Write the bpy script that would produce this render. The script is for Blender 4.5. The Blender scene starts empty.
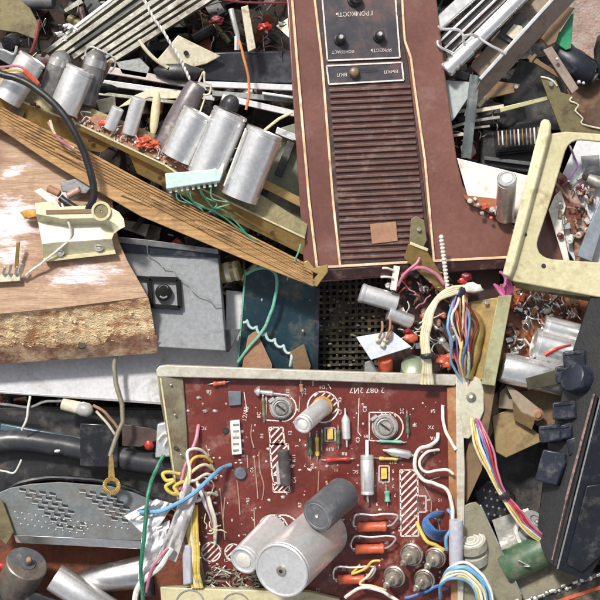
import bpy, bmesh, math, random
from mathutils import Vector, Matrix, noise
random.seed(7)
R = math.radians
SC = bpy.context.scene
COL = SC.collection

# ------------------------------------------------------------------ camera, world, sun
H = 1.5                                   # camera height over the board (m); 600 px of photo = 0.6 m at z = 0
cam = bpy.data.cameras.new('camera'); co = bpy.data.objects.new('camera', cam); COL.objects.link(co)
co.location = (0, 0, H); co.rotation_euler = (0, 0, 0)
cam.angle = 2*math.atan(0.3/H); cam.clip_start = 0.05; cam.clip_end = 50
SC.camera = co
W = bpy.data.worlds.new('World'); SC.world = W; W.use_nodes = True
nt = W.node_tree; bgn = nt.nodes['Background']
sky = nt.nodes.new('ShaderNodeTexSky'); sky.sky_type = 'NISHITA'; sky.sun_disc = False
SUN_EL, SUN_AZ = 52, -28                  # azimuth from +Y (up in the photo), negative = to the left
sky.sun_elevation = R(SUN_EL); sky.sun_rotation = R(SUN_AZ); sky.dust_density = 3.0; sky.ozone_density = 0.6; sky.air_density = 0.8
hs = nt.nodes.new('ShaderNodeHueSaturation'); hs.inputs['Saturation'].default_value = .28
nt.links.new(sky.outputs[0], hs.inputs['Color']); nt.links.new(hs.outputs[0], bgn.inputs[0]); bgn.inputs[1].default_value = 0.115
sl = bpy.data.lights.new('sun', 'SUN'); so = bpy.data.objects.new('sun', sl); COL.objects.link(so)
sl.energy = 3.3; sl.angle = R(6); sl.color = (1, 0.96, 0.88)
d = Vector((math.sin(R(SUN_AZ))*math.cos(R(SUN_EL)), math.cos(R(SUN_AZ))*math.cos(R(SUN_EL)), math.sin(R(SUN_EL))))
so.rotation_euler = d.to_track_quat('Z', 'Y').to_euler(); so.location = d*3
SC.view_settings.view_transform = 'Standard'; SC.view_settings.look = 'None'
SC.view_settings.exposure = 0.32; SC.view_settings.gamma = 1

# ------------------------------------------------------------------ helpers
def P(p):                                 # photo position + height (mm) -> point in the place
    x, y = p[0], p[1]; z = (p[2] if len(p) > 2 else 0)*0.001
    k = (H-z)/H*0.001
    return Vector(((x-300)*k, (300-y)*k, z))
def K(z): return (H-z*0.001)/H*0.001

MATS = {}
def mat(name, c, c2=None, rough=.5, metal=0., scale=60, bump=.15, dirt=None, damt=.0, dscale=25, stretch=None, spec=.5, vary=.5, trans=0, coat=0, bscale=None):
    """base colour c mottled with c2, dirt patches, uneven gloss and a fine bump"""
    m = bpy.data.materials.new(name); m.use_nodes = True; n = m.node_tree; b = n.nodes['Principled BSDF']
    tc = n.nodes.new('ShaderNodeTexCoord'); mp = n.nodes.new('ShaderNodeMapping'); n.links.new(tc.outputs['Object'], mp.inputs[0])
    if stretch: mp.inputs['Rotation'].default_value[2] = R(stretch[0]); mp.inputs['Scale'].default_value = (stretch[1], stretch[2], 1)
    n1 = n.nodes.new('ShaderNodeTexNoise'); n1.inputs['Scale'].default_value = scale; n1.inputs['Detail'].default_value = 8; n1.inputs['Roughness'].default_value = .65
    n.links.new(mp.outputs[0], n1.inputs['Vector'])
    if c2 is None: c2 = tuple(v*.7 for v in c)
    r1 = n.nodes.new('ShaderNodeValToRGB'); r1.color_ramp.elements[0].position = .5-.25*vary-.02; r1.color_ramp.elements[1].position = .5+.25*vary+.02
    r1.color_ramp.elements[0].color = (*c2, 1); r1.color_ramp.elements[1].color = (*c, 1)
    n.links.new(n1.outputs[0], r1.inputs[0]); colr = r1.outputs[0]
    rr = n.nodes.new('ShaderNodeMapRange'); rr.inputs[3].default_value = max(.05, rough-.13); rr.inputs[4].default_value = min(1, rough+.13)
    n2 = n.nodes.new('ShaderNodeTexNoise'); n2.inputs['Scale'].default_value = dscale; n2.inputs['Detail'].default_value = 9; n2.inputs['Roughness'].default_value = .7
    n.links.new(tc.outputs['Object'], n2.inputs['Vector'])
    n.links.new(n2.outputs[0], rr.inputs[0]); n.links.new(rr.outputs[0], b.inputs['Roughness'])
    if dirt is not None:
        r2 = n.nodes.new('ShaderNodeValToRGB'); damt += .03; r2.color_ramp.elements[0].position = .60-damt*.35; r2.color_ramp.elements[1].position = .76-damt*.3
        n.links.new(n2.outputs[0], r2.inputs[0])
        mx = n.nodes.new('ShaderNodeMix'); mx.data_type = 'RGBA'; n.links.new(r2.outputs[0], mx.inputs[0]); n.links.new(colr, mx.inputs[6]); mx.inputs[7].default_value = (*dirt, 1)
        colr = mx.outputs[2]
        if metal > 0:
            mm = n.nodes.new('ShaderNodeMapRange'); mm.inputs[3].default_value = metal; mm.inputs[4].default_value = metal*.3
            n.links.new(r2.outputs[0], mm.inputs[0]); n.links.new(mm.outputs[0], b.inputs['Metallic'])
    n4 = n.nodes.new('ShaderNodeTexNoise'); n4.inputs['Scale'].default_value = 260; n4.inputs['Detail'].default_value = 4; n.links.new(tc.outputs['Object'], n4.inputs['Vector'])
    r4 = n.nodes.new('ShaderNodeMapRange'); r4.inputs[1].default_value = .3; r4.inputs[2].default_value = .7; r4.inputs[3].default_value = .88; r4.inputs[4].default_value = 1.08; n.links.new(n4.outputs[0], r4.inputs[0])
    m4 = n.nodes.new('ShaderNodeVectorMath'); m4.operation = 'SCALE'; n.links.new(colr, m4.inputs[0]); n.links.new(r4.outputs[0], m4.inputs['Scale']); colr = m4.outputs[0]
    n.links.new(colr, b.inputs['Base Color'])
    if not (dirt is not None and metal > 0): b.inputs['Metallic'].default_value = metal
    b.inputs['Specular IOR Level'].default_value = spec
    if trans: b.inputs['Transmission Weight'].default_value = trans
    if coat: b.inputs['Coat Weight'].default_value = coat; b.inputs['Coat Roughness'].default_value = .2
    if bump:
        n3 = n.nodes.new('ShaderNodeTexNoise'); n3.inputs['Scale'].default_value = bscale or scale*4; n3.inputs['Detail'].default_value = 6
        n.links.new(mp.outputs[0], n3.inputs['Vector'])
        bp = n.nodes.new('ShaderNodeBump'); bp.inputs['Strength'].default_value = bump; bp.inputs['Distance'].default_value = .002
        n.links.new(n3.outputs[0], bp.inputs['Height']); n.links.new(bp.outputs[0], b.inputs['Normal'])
    MATS[name] = m; return m

alu   = mat('aluminium', (.74,.73,.72), (.64,.63,.62), .3, .95, 40, .04, (.25,.22,.19), .12, 60)
alub  = mat('bright_aluminium', (.92,.915,.91), (.84,.835,.83), .27, .82, 25, .03, (.38,.35,.32), .0, 60)
white_can = mat('frosted_aluminium', (.80,.80,.80), (.71,.71,.715), .36, .62, 20, .03, (.42,.4,.38), .02, 55)
dullm = mat('dull_zinc', (.42,.41,.36), (.26,.25,.21), .48, .65, 50, .15, (.16,.13,.09), .3, 40)
olive = mat('passivated_steel', (.36,.31,.17), (.2,.17,.085), .4, .55, 35, .12, (.1,.075,.04), .4, 35)
gold  = mat('yellow_chromate', (.5,.36,.14), (.3,.19,.06), .36, .6, 35, .1, (.14,.09,.04), .3, 35)
creamf= mat('cream_paint', (.60,.55,.35), (.50,.45,.27), .38, .1, 25, .06, (.3,.24,.12), .12, 40)
cream = mat('cream_plastic', (.7,.65,.5), (.52,.47,.35), .5, 0, 40, .1, (.28,.22,.15), .2, 50)
white = mat('white_paint', (.62,.62,.64), (.54,.54,.57), .5, 0, 18, .04, (.34,.32,.3), .1, 30)
paper = mat('white_paper', (.74,.74,.75), (.6,.6,.62), .8, 0, 40, .1, (.4,.38,.36), .12, 60)
greyp = mat('grey_hammer_paint', (.31,.32,.335), (.26,.27,.285), .42, .1, 220, .12, (.13,.13,.135), .1, 30, bscale=900)
dgrey = mat('dark_grey_rubber', (.10,.105,.12), (.055,.058,.066), .55, 0, 60, .12, (.2,.19,.18), .1, 80)
black = mat('black_plastic', (.022,.023,.027), (.012,.012,.014), .4, 0, 50, .1, (.09,.08,.07), .25, 45)
blackg= mat('glossy_black_plastic', (.016,.018,.026), (.010,.011,.014), .24, 0, 30, .05, (.07,.065,.06), .22, 60)
navy  = mat('navy_knob', (.017,.022,.037), (.010,.013,.022), .33, 0, 40, .08, (.1,.1,.11), .22, 60)
teal  = mat('teal_paint', (.012,.046,.066), (.007,.026,.040), .38, .1, 30, .08, (.12,.10,.07), .2, 40)
brown = mat('brown_bakelite', (.182,.078,.060), (.126,.050,.039), .25, 0, 14, .03, (.22,.13,.12), .12, 22, coat=.3)
brownd= mat('dark_brown_bakelite', (.045,.018,.016), (.028,.012,.011), .45, 0, 40, .08, (.16,.1,.09), .15, 60)
slatm = mat('grille_slat', (.21,.105,.085), (.15,.07,.056), .4, 0, 60, .06, (.25,.17,.16), .16, 60)
facep = mat('control_face', (.042,.040,.050), (.026,.024,.032), .4, 0, 30, .05, (.11,.055,.05), .3, 30)
inlay = mat('cream_inlay', (.78,.62,.42), (.55,.36,.2), .4, 0, 50, .04, (.35,.2,.12), .2, 60)
silk  = mat('silkscreen_white', (.78,.74,.7), (.55,.46,.42), .6, 0, 150, 0, (.35,.12,.09), .15, 160)
pcb   = mat('red_laminate', (.150,.028,.020), (.098,.016,.012), .25, 0, 34, .12, (.27,.13,.11), .13, 30, coat=.2)
pcbo  = mat('orange_laminate', (.42,.15,.06), (.25,.075,.03), .4, 0, 60, .12, (.16,.08,.05), .35, 60)
copper= mat('tinned_trace', (.55,.40,.31), (.36,.2,.15), .4, .3, 80, .1)
orange= mat('orange_enamel', (.60,.125,.055), (.40,.065,.03), .36, 0, 70, .1, (.32,.1,.06), .15, 90)
red   = mat('red_plastic', (.48,.04,.03), (.28,.018,.015), .4, 0, 60, .08)
maroon= mat('dark_red_plastic', (.2,.018,.022), (.1,.01,.012), .4, 0, 60, .08)
yellow= mat('yellow_plastic', (.72,.54,.12), (.5,.36,.06), .48, 0, 60, .1, (.22,.19,.16), .2, 110)
blue  = mat('blue_plastic', (.07,.19,.45), (.04,.12,.32), .48, 0, 60, .1, (.22,.19,.16), .2, 110)
lblue = mat('light_blue_plastic', (.16,.38,.60), (.1,.28,.48), .48, 0, 60, .1, (.22,.19,.16), .2, 110)
pink  = mat('pink_plastic', (.52,.20,.29), (.38,.12,.18), .48, 0, 60, .1, (.22,.19,.16), .2, 110)
purple= mat('violet_plastic', (.24,.13,.32), (.16,.08,.22), .48, 0, 60, .1, (.22,.19,.16), .2, 110)
green = mat('green_plastic', (.02,.2,.11), (.01,.12,.07), .48, 0, 60, .1, (.22,.19,.16), .2, 110)
lgreen= mat('pale_green_plastic', (.2,.5,.36), (.14,.38,.28), .48, 0, 60, .1, (.22,.19,.16), .2, 110)
mint  = mat('mint_plastic', (.62,.76,.72), (.5,.66,.62), .4, 0, 60, .05, (.34,.34,.28), .12, 70)
dgreen= mat('green_lacquer', (.065,.125,.07), (.045,.09,.05), .42, 0, 60, .1, (.17,.16,.11), .28, 60)
wirew = mat('white_insulation', (.74,.73,.68), (.6,.58,.52), .45, 0, 70, .05, (.38,.33,.28), .15, 90)
wirec = mat('cream_insulation', (.74,.66,.42), (.6,.5,.3), .45, 0, 70, .05, (.38,.3,.2), .12, 90)
blackw= mat('black_rubber', (.016,.016,.018), (.01,.01,.012), .42, 0, 70, .06)
tan   = mat('tan_card', (.36,.2,.12), (.27,.14,.08), .7, 0, 60, .15, (.16,.09,.06), .1, 60)
brass = mat('brass', (.6,.42,.13), (.4,.27,.08), .35, .8, 60, .1, (.2,.11,.05), .3, 90)
glassm= mat('tube_glass', (.30,.29,.30), (.15,.145,.15), .1, 0, 60, .03, (.4,.38,.36), .25, 60, coat=.8, trans=.35)
glassc= mat('clear_plastic', (.62,.64,.64), (.5,.5,.5), .15, 0, 60, .05, trans=.6)
beige = mat('beige_board', (.33,.27,.19), (.24,.19,.13), .55, 0, 30, .12, (.13,.09,.06), .3, 30)
brownp= mat('brown_varnished_board', (.26,.17,.09), (.17,.105,.055), .45, .1, 30, .12, (.1,.065,.04), .3, 30)
rust  = mat('rusty_steel', (.26,.065,.022), (.12,.03,.012), .75, 0, 50, .6, (.05,.025,.015), .4, 50)
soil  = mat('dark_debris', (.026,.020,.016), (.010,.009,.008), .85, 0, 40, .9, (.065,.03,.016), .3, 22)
gravel= mat('gravel_ground', (.42,.30,.26), (.26,.18,.15), .9, 0, 90, .9, (.36,.34,.3), .3, 60)
greym = mat('grey_tin', (.30,.31,.31), (.21,.215,.22), .5, .5, 60, .12, (.14,.12,.10), .25, 50)

class MB:
    def __init__(s): s.v = []; s.f = []; s.m = []; s.mi = 0
    def add(s, vs, fs):
        o = len(s.v); s.v += [tuple(v) for v in vs]
        for f in fs: s.f.append(tuple(i+o for i in f)); s.m.append(s.mi)
        return s
    def loft(s, A, B):                               # prism between two matching outlines (photo coords)
        a = [P(p) for p in A]; b = [P(p) for p in B]; n = len(a)
        return s.add(a+b, [tuple(range(n)), tuple(range(2*n-1, n-1, -1))]+[(i, i+n, (i+1) % n+n, (i+1) % n) for i in range(n)])
    def plate(s, A, t=3, z=None):                    # outline extruded straight down by t mm
        a = [P(p if z is None else (p[0], p[1], z)) for p in A]; b = [v-Vector((0, 0, t*.001)) for v in a]; n = len(a)
        return s.add(a+b, [tuple(range(n)), tuple(range(2*n-1, n-1, -1))]+[(i, i+n, (i+1) % n+n, (i+1) % n) for i in range(n)])
    def bar(s, a, b, w, h=None, w2=None):            # straight bar whose top centre line runs a -> b
        h = w if h is None else h; w2 = w if w2 is None else w2
        A = P(a); B = P(b); d = (B-A).normalized(); sd = d.cross(Vector((0, 0, 1)))
        sd = sd.normalized() if sd.length > 1e-5 else Vector((1, 0, 0)); up = sd.cross(d).normalized()
        vs = []
        for q, ww in ((A, w), (B, w2)):
            for sx, sz in ((-1, 0), (1, 0), (1, -1), (-1, -1)): vs.append(q+sd*sx*ww*.0005+up*sz*h*.001)
        return s.add(vs, [(0, 1, 2, 3), (7, 6, 5, 4), (0, 4, 5, 1), (1, 5, 6, 2), (2, 6, 7, 3), (3, 7, 4, 0)])
    def lathe(s, a, b, prof, seg=28):                # prof: list of (t along a->b, radius mm)
        A = P(a); B = P(b); d = (B-A); u = d.normalized(); x = u.cross(Vector((0.3, .2, 1))).normalized(); y = u.cross(x)
        vs = []; n = len(prof)
        for t, r in prof:
            c = A+d*t
            for i in range(seg):
                q = 2*math.pi*i/seg; vs.append(c+(x*math.cos(q)+y*math.sin(q))*max(r, .02)*.001)
        fs = [(j*seg+i, j*seg+(i+1) % seg, (j+1)*seg+(i+1) % seg, (j+1)*seg+i) for j in range(n-1) for i in range(seg)]
        fs += [tuple(range(seg-1, -1, -1)), tuple(range((n-1)*seg, n*seg))]
        return s.add(vs, fs)
    def can(s, a, b, r, lip=1.2):                    # electrolytic: b is the free end, with rolled rim and a dished top
        L = max((P(b)-P(a)).length*1000, 1); e = 1/L
        return s.lathe(a, b, [(0, r), (1-5.5*e, r), (1-5*e, r-lip*.7), (1-4*e, r-lip*.7), (1-3.3*e, r), (1-.8*e, r), (1, r-1), (1-.1*e, r-2.2), (1-1.3*e, r-2.6), (1-1.4*e, r*.5), (1-1.4*e, .1)], 40)
    def cyl(s, a, b, r, r2=None, seg=24):
        r2 = r if r2 is None else r2; L = max((P(b)-P(a)).length*1000, 1); c = min(.7, r*.2)
        return s.lathe(a, b, [(0, r-c), (c/L, r), (1-c/L, r2), (1, max(r2-c, .05))], seg)
    def tube(s, pts, r, seg=8, smooth=5):
        q = [P(p) for p in pts]
        if smooth > 1 and len(q) > 2:
            o = []; n = len(q)
            for i in range(n-1):
                p0 = q[max(i-1, 0)]; p1 = q[i]; p2 = q[i+1]; p3 = q[min(i+2, n-1)]
                for k in range(smooth):
                    t = k/smooth
                    o.append(.5*((2*p1)+(p2-p0)*t+(2*p0-5*p1+4*p2-p3)*t*t+(3*p1-p0-3*p2+p3)*t**3))
            o.append(q[-1]); q = o
            if r.__class__ is float and seg >= 7 or (seg >= 6 and len(pts) > 4):
                q = [c if k in (0, len(q)-1) else c+noise.noise_vector(c*90+Vector((r if not callable(r) else 1, len(pts), 3)))*.0007 for k, c in enumerate(q)]
        vs = []; n = len(q); px = None
        for i, c in enumerate(q):
            t = (q[min(i+1, n-1)]-q[max(i-1, 0)])
            t = t.normalized() if t.length > 1e-9 else Vector((1, 0, 0))
            x = (px-t*px.dot(t)) if px is not None else t.cross(Vector((.1, .2, 1)))
            if x.length < 1e-6: x = t.orthogonal()
            x.normalize(); px = x; y = t.cross(x)
            rr = r if not callable(r) else r(i/(n-1))
            for k in range(seg):
                g = 2*math.pi*k/seg; vs.append(c+(x*math.cos(g)+y*math.sin(g))*rr*.001)
        fs = [(j*seg+i, j*seg+(i+1) % seg, (j+1)*seg+(i+1) % seg, (j+1)*seg+i) for j in range(n-1) for i in range(seg)]
        fs += [tuple(range(seg-1, -1, -1)), tuple(range((n-1)*seg, n*seg))]
        return s.add(vs, fs)
    def blob(s, c, r, sq=(1, 1, 1), amp=.25, seed=0, sub=2):
        bm = bmesh.new(); bmesh.ops.create_icosphere(bm, subdivisions=sub, radius=1)
        C = P(c); vs = []
        for v in bm.verts:
            k = 1+amp*noise.noise(v.co*1.7+Vector((seed*3.1, seed, 0)))
            vs.append(C+Vector((v.co.x*sq[0], v.co.y*sq[1], v.co.z*sq[2]))*k*r*.001)
        bm.verts.index_update(); fs = [tuple(v.index for v in f.verts) for f in bm.faces]; bm.free()
        return s.add(vs, fs)
    def flat(s, a, b, w): return s.bar(a, b, w, .5)
    def ring(s, c, r, w, z=None, a0=0, a1=360, n=28, t=.5):
        z = c[2] if z is None else z; pts = []
        N = max(3, int(n*(a1-a0)/360))
        for i in range(N):
            t0 = R(a0+(a1-a0)*i/N); t1 = R(a0+(a1-a0)*(i+1)/N)
            q = [(c[0]+math.cos(t0)*(r-w/2), c[1]-math.sin(t0)*(r-w/2), z), (c[0]+math.cos(t0)*(r+w/2), c[1]-math.sin(t0)*(r+w/2), z),
                 (c[0]+math.cos(t1)*(r+w/2), c[1]-math.sin(t1)*(r+w/2), z), (c[0]+math.cos(t1)*(r-w/2), c[1]-math.sin(t1)*(r-w/2), z)]
            s.plate(q, t)
        return s
    def hoop(s, a, b, f, r, w=.5, n=40, up=0):           # thin ring round the axis a -> b at fraction f (up mm beyond it)
        A = P(a); B = P(b); u = (B-A).normalized(); c = A+(B-A)*f+u*up*.001; x = u.cross(Vector((.3, .2, 1))).normalized(); y = u.cross(x); vs = []
        for i in range(n):
            q = 2*math.pi*i/n; e = x*math.cos(q)+y*math.sin(q)
            for k in range(6): g = 2*math.pi*k/6; vs.append(c+e*(r+math.cos(g)*w)*.001+u*math.sin(g)*w*.001)
        return s.add(vs, [(i*6+k, i*6+(k+1) % 6, ((i+1) % n)*6+(k+1) % 6, ((i+1) % n)*6+k) for i in range(n) for k in range(6)])
    def plug(s, a, b, r, d0, d1, seg=30):                # disc on the end face of a -> b from d0 to d1 mm past b
        A = P(a); B = P(b); u = (B-A).normalized(); x = u.cross(Vector((.3, .2, 1))).normalized(); y = u.cross(x); vs = []
        for dd, rr in ((d0, r), (d1-.2, r), (d1, r-.4)):
            for i in range(seg): q = 2*math.pi*i/seg; vs.append(B+u*dd*.001+(x*math.cos(q)+y*math.sin(q))*rr*.001)
        return s.add(vs, [(j*seg+i, j*seg+(i+1) % seg, (j+1)*seg+(i+1) % seg, (j+1)*seg+i) for j in range(2) for i in range(seg)]+[tuple(range(seg-1, -1, -1)), tuple(range(2*seg, 3*seg))])
    def wavy(s, pts, z0, t=2, amp=2, nx=14, ny=14, seed=1):   # crumpled sheet over a photo quad
        a, b, c, d = [Vector(p) for p in pts]; vs = []
        for side in (0, 1):
            for j in range(ny+1):
                for i in range(nx+1):
                    u = i/nx; v = j/ny; p = (a*(1-u)+b*u)*(1-v)+(d*(1-u)+c*u)*v
                    dz = amp*noise.noise(Vector((u*3+seed, v*3, seed)))*2+amp*abs(noise.noise(Vector((u*7, v*7+seed, seed))))
                    vs.append(P((p.x, p.y, p.z+dz-side*t)))
        fs = []; N = (nx+1)*(ny+1)
        for j in range(ny):
            for i in range(nx):
                q = j*(nx+1)+i; fs += [(q, q+1, q+nx+2, q+nx+1), (q+N+nx+1, q+N+nx+2, q+N+1, q+N)]
        return s.add(vs, fs)

class Thing:
    def __init__(s, name, label, cat, group=None, kind=None): s.name, s.label, s.cat, s.group, s.kind = name, label, cat, group, kind; s.parts = []
    def part(s, name, mb, m, parent=None, label=None, bevel=0, smooth=True):
        r = dict(name=name, mb=mb, m=m, parent=parent, label=label, bevel=bevel, smooth=smooth); s.parts.append(r); return r
    def done(s):
        allv = [Vector(v) for p in s.parts for v in p['mb'].v]
        loc = Vector((sum(v.x for v in allv)/len(allv), sum(v.y for v in allv)/len(allv), min(v.z for v in allv)))
        single = len(s.parts) == 1 and s.parts[0]['parent'] is None and s.parts[0].get('name') is None
        root = None
        if not single:
            root = bpy.data.objects.new(s.name, None); COL.objects.link(root); root.location = loc; root.empty_display_size = .02
        for p in s.parts:
            me = bpy.data.meshes.new(p['name'] or s.name)
            me.from_pydata([tuple(Vector(v)-loc) for v in p['mb'].v], [], p['mb'].f)
            ms = p['m'] if isinstance(p['m'], (list, tuple)) else [p['m']]
            for m_ in ms: me.materials.append(m_)
            if len(ms) > 1: me.polygons.foreach_set('material_index', p['mb'].m)
            bm = bmesh.new(); bm.from_mesh(me); bmesh.ops.recalc_face_normals(bm, faces=bm.faces); bm.to_mesh(me); bm.free()
            if p['smooth']:
                me.polygons.foreach_set('use_smooth', [True]*len(me.polygons)); me.set_sharp_from_angle(angle=R(38))
            o = bpy.data.objects.new(p['name'] or s.name, me); COL.objects.link(o); p['o'] = o
            if p['bevel']:
                b = o.modifiers.new('bevel', 'BEVEL'); b.width = p['bevel']*.001; b.segments = 2; b.limit_method = 'ANGLE'; b.angle_limit = R(40)
            if single: o.location = loc; root = o
            else:
                o.parent = p['parent']['o'] if p['parent'] else root
                if p['label']: o['label'] = p['label']
        if s.kind: root['kind'] = s.kind
        if s.label: root['label'] = s.label
        if s.cat: root['category'] = s.cat
        if s.group: root['group'] = s.group
        s.root = root; return s
def one(name, mb, m, label, cat, group=None, bevel=0, kind=None, smooth=True):
    t = Thing(name, label, cat, group, kind); t.part(None, mb, m, bevel=bevel, smooth=smooth); return t.done()

def textmesh(body, cx, cy, z, size, rot, t=.25, sx=1):      # lettering as real thin geometry, centred at a photo point
    cu = bpy.data.curves.new('lettering', 'FONT'); cu.body = body; cu.size = size*.001; cu.align_x = 'CENTER'; cu.align_y = 'CENTER'; cu.extrude = t*.001; cu.resolution_u = 2
    o = bpy.data.objects.new('lettering', cu); COL.objects.link(o); dg = bpy.context.evaluated_depsgraph_get()
    me = bpy.data.meshes.new_from_object(o.evaluated_get(dg)); c = P((cx, cy, z)); M = Matrix.Translation(c) @ Matrix.Rotation(R(rot), 4, 'Z') @ Matrix.Diagonal((sx, 1, 1, 1))
    mb = MB(); mb.add([M @ v.co for v in me.vertices], [tuple(p.vertices) for p in me.polygons])
    bpy.data.objects.remove(o); bpy.data.meshes.remove(me); bpy.data.curves.remove(cu); return mb
def merge(dst, src):
    dst.add(src.v, src.f); return dst
def lerp(a, b, t): return a+(b-a)*t

# ------------------------------------------------------------------ setting
def terrain():
    mb = MB(); n = 60; vs = []
    for j in range(n+1):
        for i in range(n+1):
            x = (i/n-.5)*6; y = (j/n-.5)*6; vs.append((x, y, -.19+.006*noise.noise(Vector((x*20, y*20, 0)))))
    mb.add(vs, [(j*(n+1)+i, j*(n+1)+i+1, (j+1)*(n+1)+i+1, (j+1)*(n+1)+i) for j in range(n) for i in range(n)])
    t = Thing('ground', None, None, kind='structure'); t.part(None, mb, gravel); t.done()
terrain()
def bit(mb, rnd, k, x, y, z, zb):
    """one small electronic part with its legs, standing on a board at height zb"""
    a = rnd.uniform(0, 3.14); c, s_ = math.cos(a), math.sin(a); q = k % 5
    if q == 0:                                   # resistor with end caps
        L = rnd.uniform(5, 9); r_ = rnd.uniform(1, 1.8); A = (x-c*L/2, y-s_*L/2, z); B = (x+c*L/2, y+s_*L/2, z+rnd.uniform(-1, 3))
        mb.lathe(A, B, [(0,r_*.7),(.05,r_*1.1),(.2,r_*1.15),(.27,r_*.85),(.73,r_*.85),(.8,r_*1.15),(.95,r_*1.1),(1,r_*.7)], 12)
        for e, sg in ((A, -1), (B, 1)): mb.tube([e, (e[0]+sg*c*3, e[1]+sg*s_*3, z+.5), (e[0]+sg*c*4, e[1]+sg*s_*4, zb)], .45, 5, 3)
    elif q == 1:                                 # disc capacitor edge-on or tilted
        r_ = rnd.uniform(2.4, 4.2); d_ = Vector((c*.8, s_*.8, rnd.uniform(.2, .9))).normalized()*1.7
        mb.lathe((x-d_.x, y-d_.y, z-d_.z), (x+d_.x, y+d_.y, z+d_.z), [(0,r_*.5),(.2,r_*.88),(.5,r_),(.8,r_*.88),(1,r_*.5)], 16)
        for o in (-1.2, 1.2): mb.tube([(x+o*s_, y-o*c, z-1), (x+o*s_*1.6, y-o*c*1.6+2, (z+zb)/2), (x+o*s_*2, y-o*c*2+3, zb)], .45, 5, 3)
    elif q == 2:                                 # small can with rim
        r_ = rnd.uniform(2, 3.4); L = rnd.uniform(5, 9); mb.can((x-c*L*.4, y-s_*L*.4, zb), (x+c*L*.3, y+s_*L*.3, z+L*.6), r_, .5)
    elif q == 3:                                 # bare wire hoop
        mb.tube([(x, y, zb), (x+rnd.uniform(-5, 5), y-rnd.uniform(2, 8), z+6), (x+rnd.uniform(-9, 9), y+rnd.uniform(-3, 6), z)], rnd.uniform(.5, .95), 6, 5)
    else:                                        # moulded block
        w_ = rnd.uniform(2.4, 4.5); h_ = rnd.uniform(3, 6); mb.bar((x-c*w_, y-s_*w_, z), (x+c*w_, y+s_*w_, z+rnd.uniform(-1, 2)), h_, 3)
        for o in (-.6, .6): mb.tube([(x+o*c*w_, y+o*s_*w_, z-2), (x+o*c*w_, y+o*s_*w_+2, zb)], .45, 5, 2)
def inside(x, y):                                   # footprint of the heap in photo px; the top right corner is bare ground
    if x > 548 and y < 78 and (x-548)+(78-y) > 25: return False
    return True
def heap():
    mb = MB(); n = 150; vs = []; x0, x1, y0, y1 = -330, 930, -330, 930
    for j in range(n+1):
        for i in range(n+1):
            x = lerp(x0, x1, i/n); y = lerp(y0, y1, j/n); d = min(x-x0, x1-x, y-y0, y1-y)
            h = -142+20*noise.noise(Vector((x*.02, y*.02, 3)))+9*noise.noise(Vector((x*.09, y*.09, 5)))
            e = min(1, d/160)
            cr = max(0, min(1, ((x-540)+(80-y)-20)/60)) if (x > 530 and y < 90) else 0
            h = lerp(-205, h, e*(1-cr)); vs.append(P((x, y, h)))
    mb.add(vs, [(j*(n+1)+i, (j+1)*(n+1)+i, (j+1)*(n+1)+i+1, j*(n+1)+i+1) for j in range(n) for i in range(n)])
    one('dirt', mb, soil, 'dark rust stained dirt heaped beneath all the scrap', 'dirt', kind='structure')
heap()
def debris(name, label, region, n, z0, z1, mats, seed, smin=3, smax=16, cat='debris'):
    """loose bits nobody could count: chips, plates, screws, wire ends, little cylinders"""
    rnd = random.Random(seed); mb = MB(); k = 0
    while k < n:
        x = rnd.uniform(region[0], region[2]); y = rnd.uniform(region[1], region[3])
        if not inside(x, y): continue
        k += 1; z = rnd.uniform(z0, z1); mb.mi = rnd.randrange(len(mats)); L = rnd.uniform(smin, smax); a = rnd.uniform(0, 6.28)
        dx, dy = math.cos(a)*L/2, math.sin(a)*L/2; dz = rnd.uniform(-.3, .3)*L; ty = rnd.random()
        if ty < .35: mb.bar((x-dx, y-dy, z-dz), (x+dx, y+dy, z+dz), rnd.uniform(.3, 1)*L*.6, rnd.uniform(.8, 3), rnd.uniform(.3, 1)*L*.6)
        elif ty < .6: mb.cyl((x-dx, y-dy, z-dz), (x+dx, y+dy, z+dz), rnd.uniform(.12, .26)*L, seg=10)
        elif ty < .9:
            pts = [(x+rnd.uniform(-1, 1)*L, y+rnd.uniform(-1, 1)*L, z+rnd.uniform(-3, 5)) for _ in range(4)]; mb.tube(pts, rnd.uniform(.35, 1.0), 5, 4)
        else: mb.blob((x, y, z), L*.28, (1, 1, .7), .5, k, 1)
    one(name, mb, mats, label, cat, kind='stuff')
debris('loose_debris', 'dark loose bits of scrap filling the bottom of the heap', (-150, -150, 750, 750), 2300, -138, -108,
       [black, black, blackg, black, olive, brownd, brownd, rust, blackg, pcb, dgrey, black, black, dullm], 11, 8, 46)  # mostly dark materials, so shade in the gaps is partly in the colour
debris('fine_debris', 'fine crumbs and wire snippets between the scrap', (-60, -60, 660, 660), 1500, -132, -112, [dgrey, black, black, rust, brownd, olive, dullm, brownd], 23, 2, 8)  # dark mix again, deepening the shade between the scrap by colour

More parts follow.
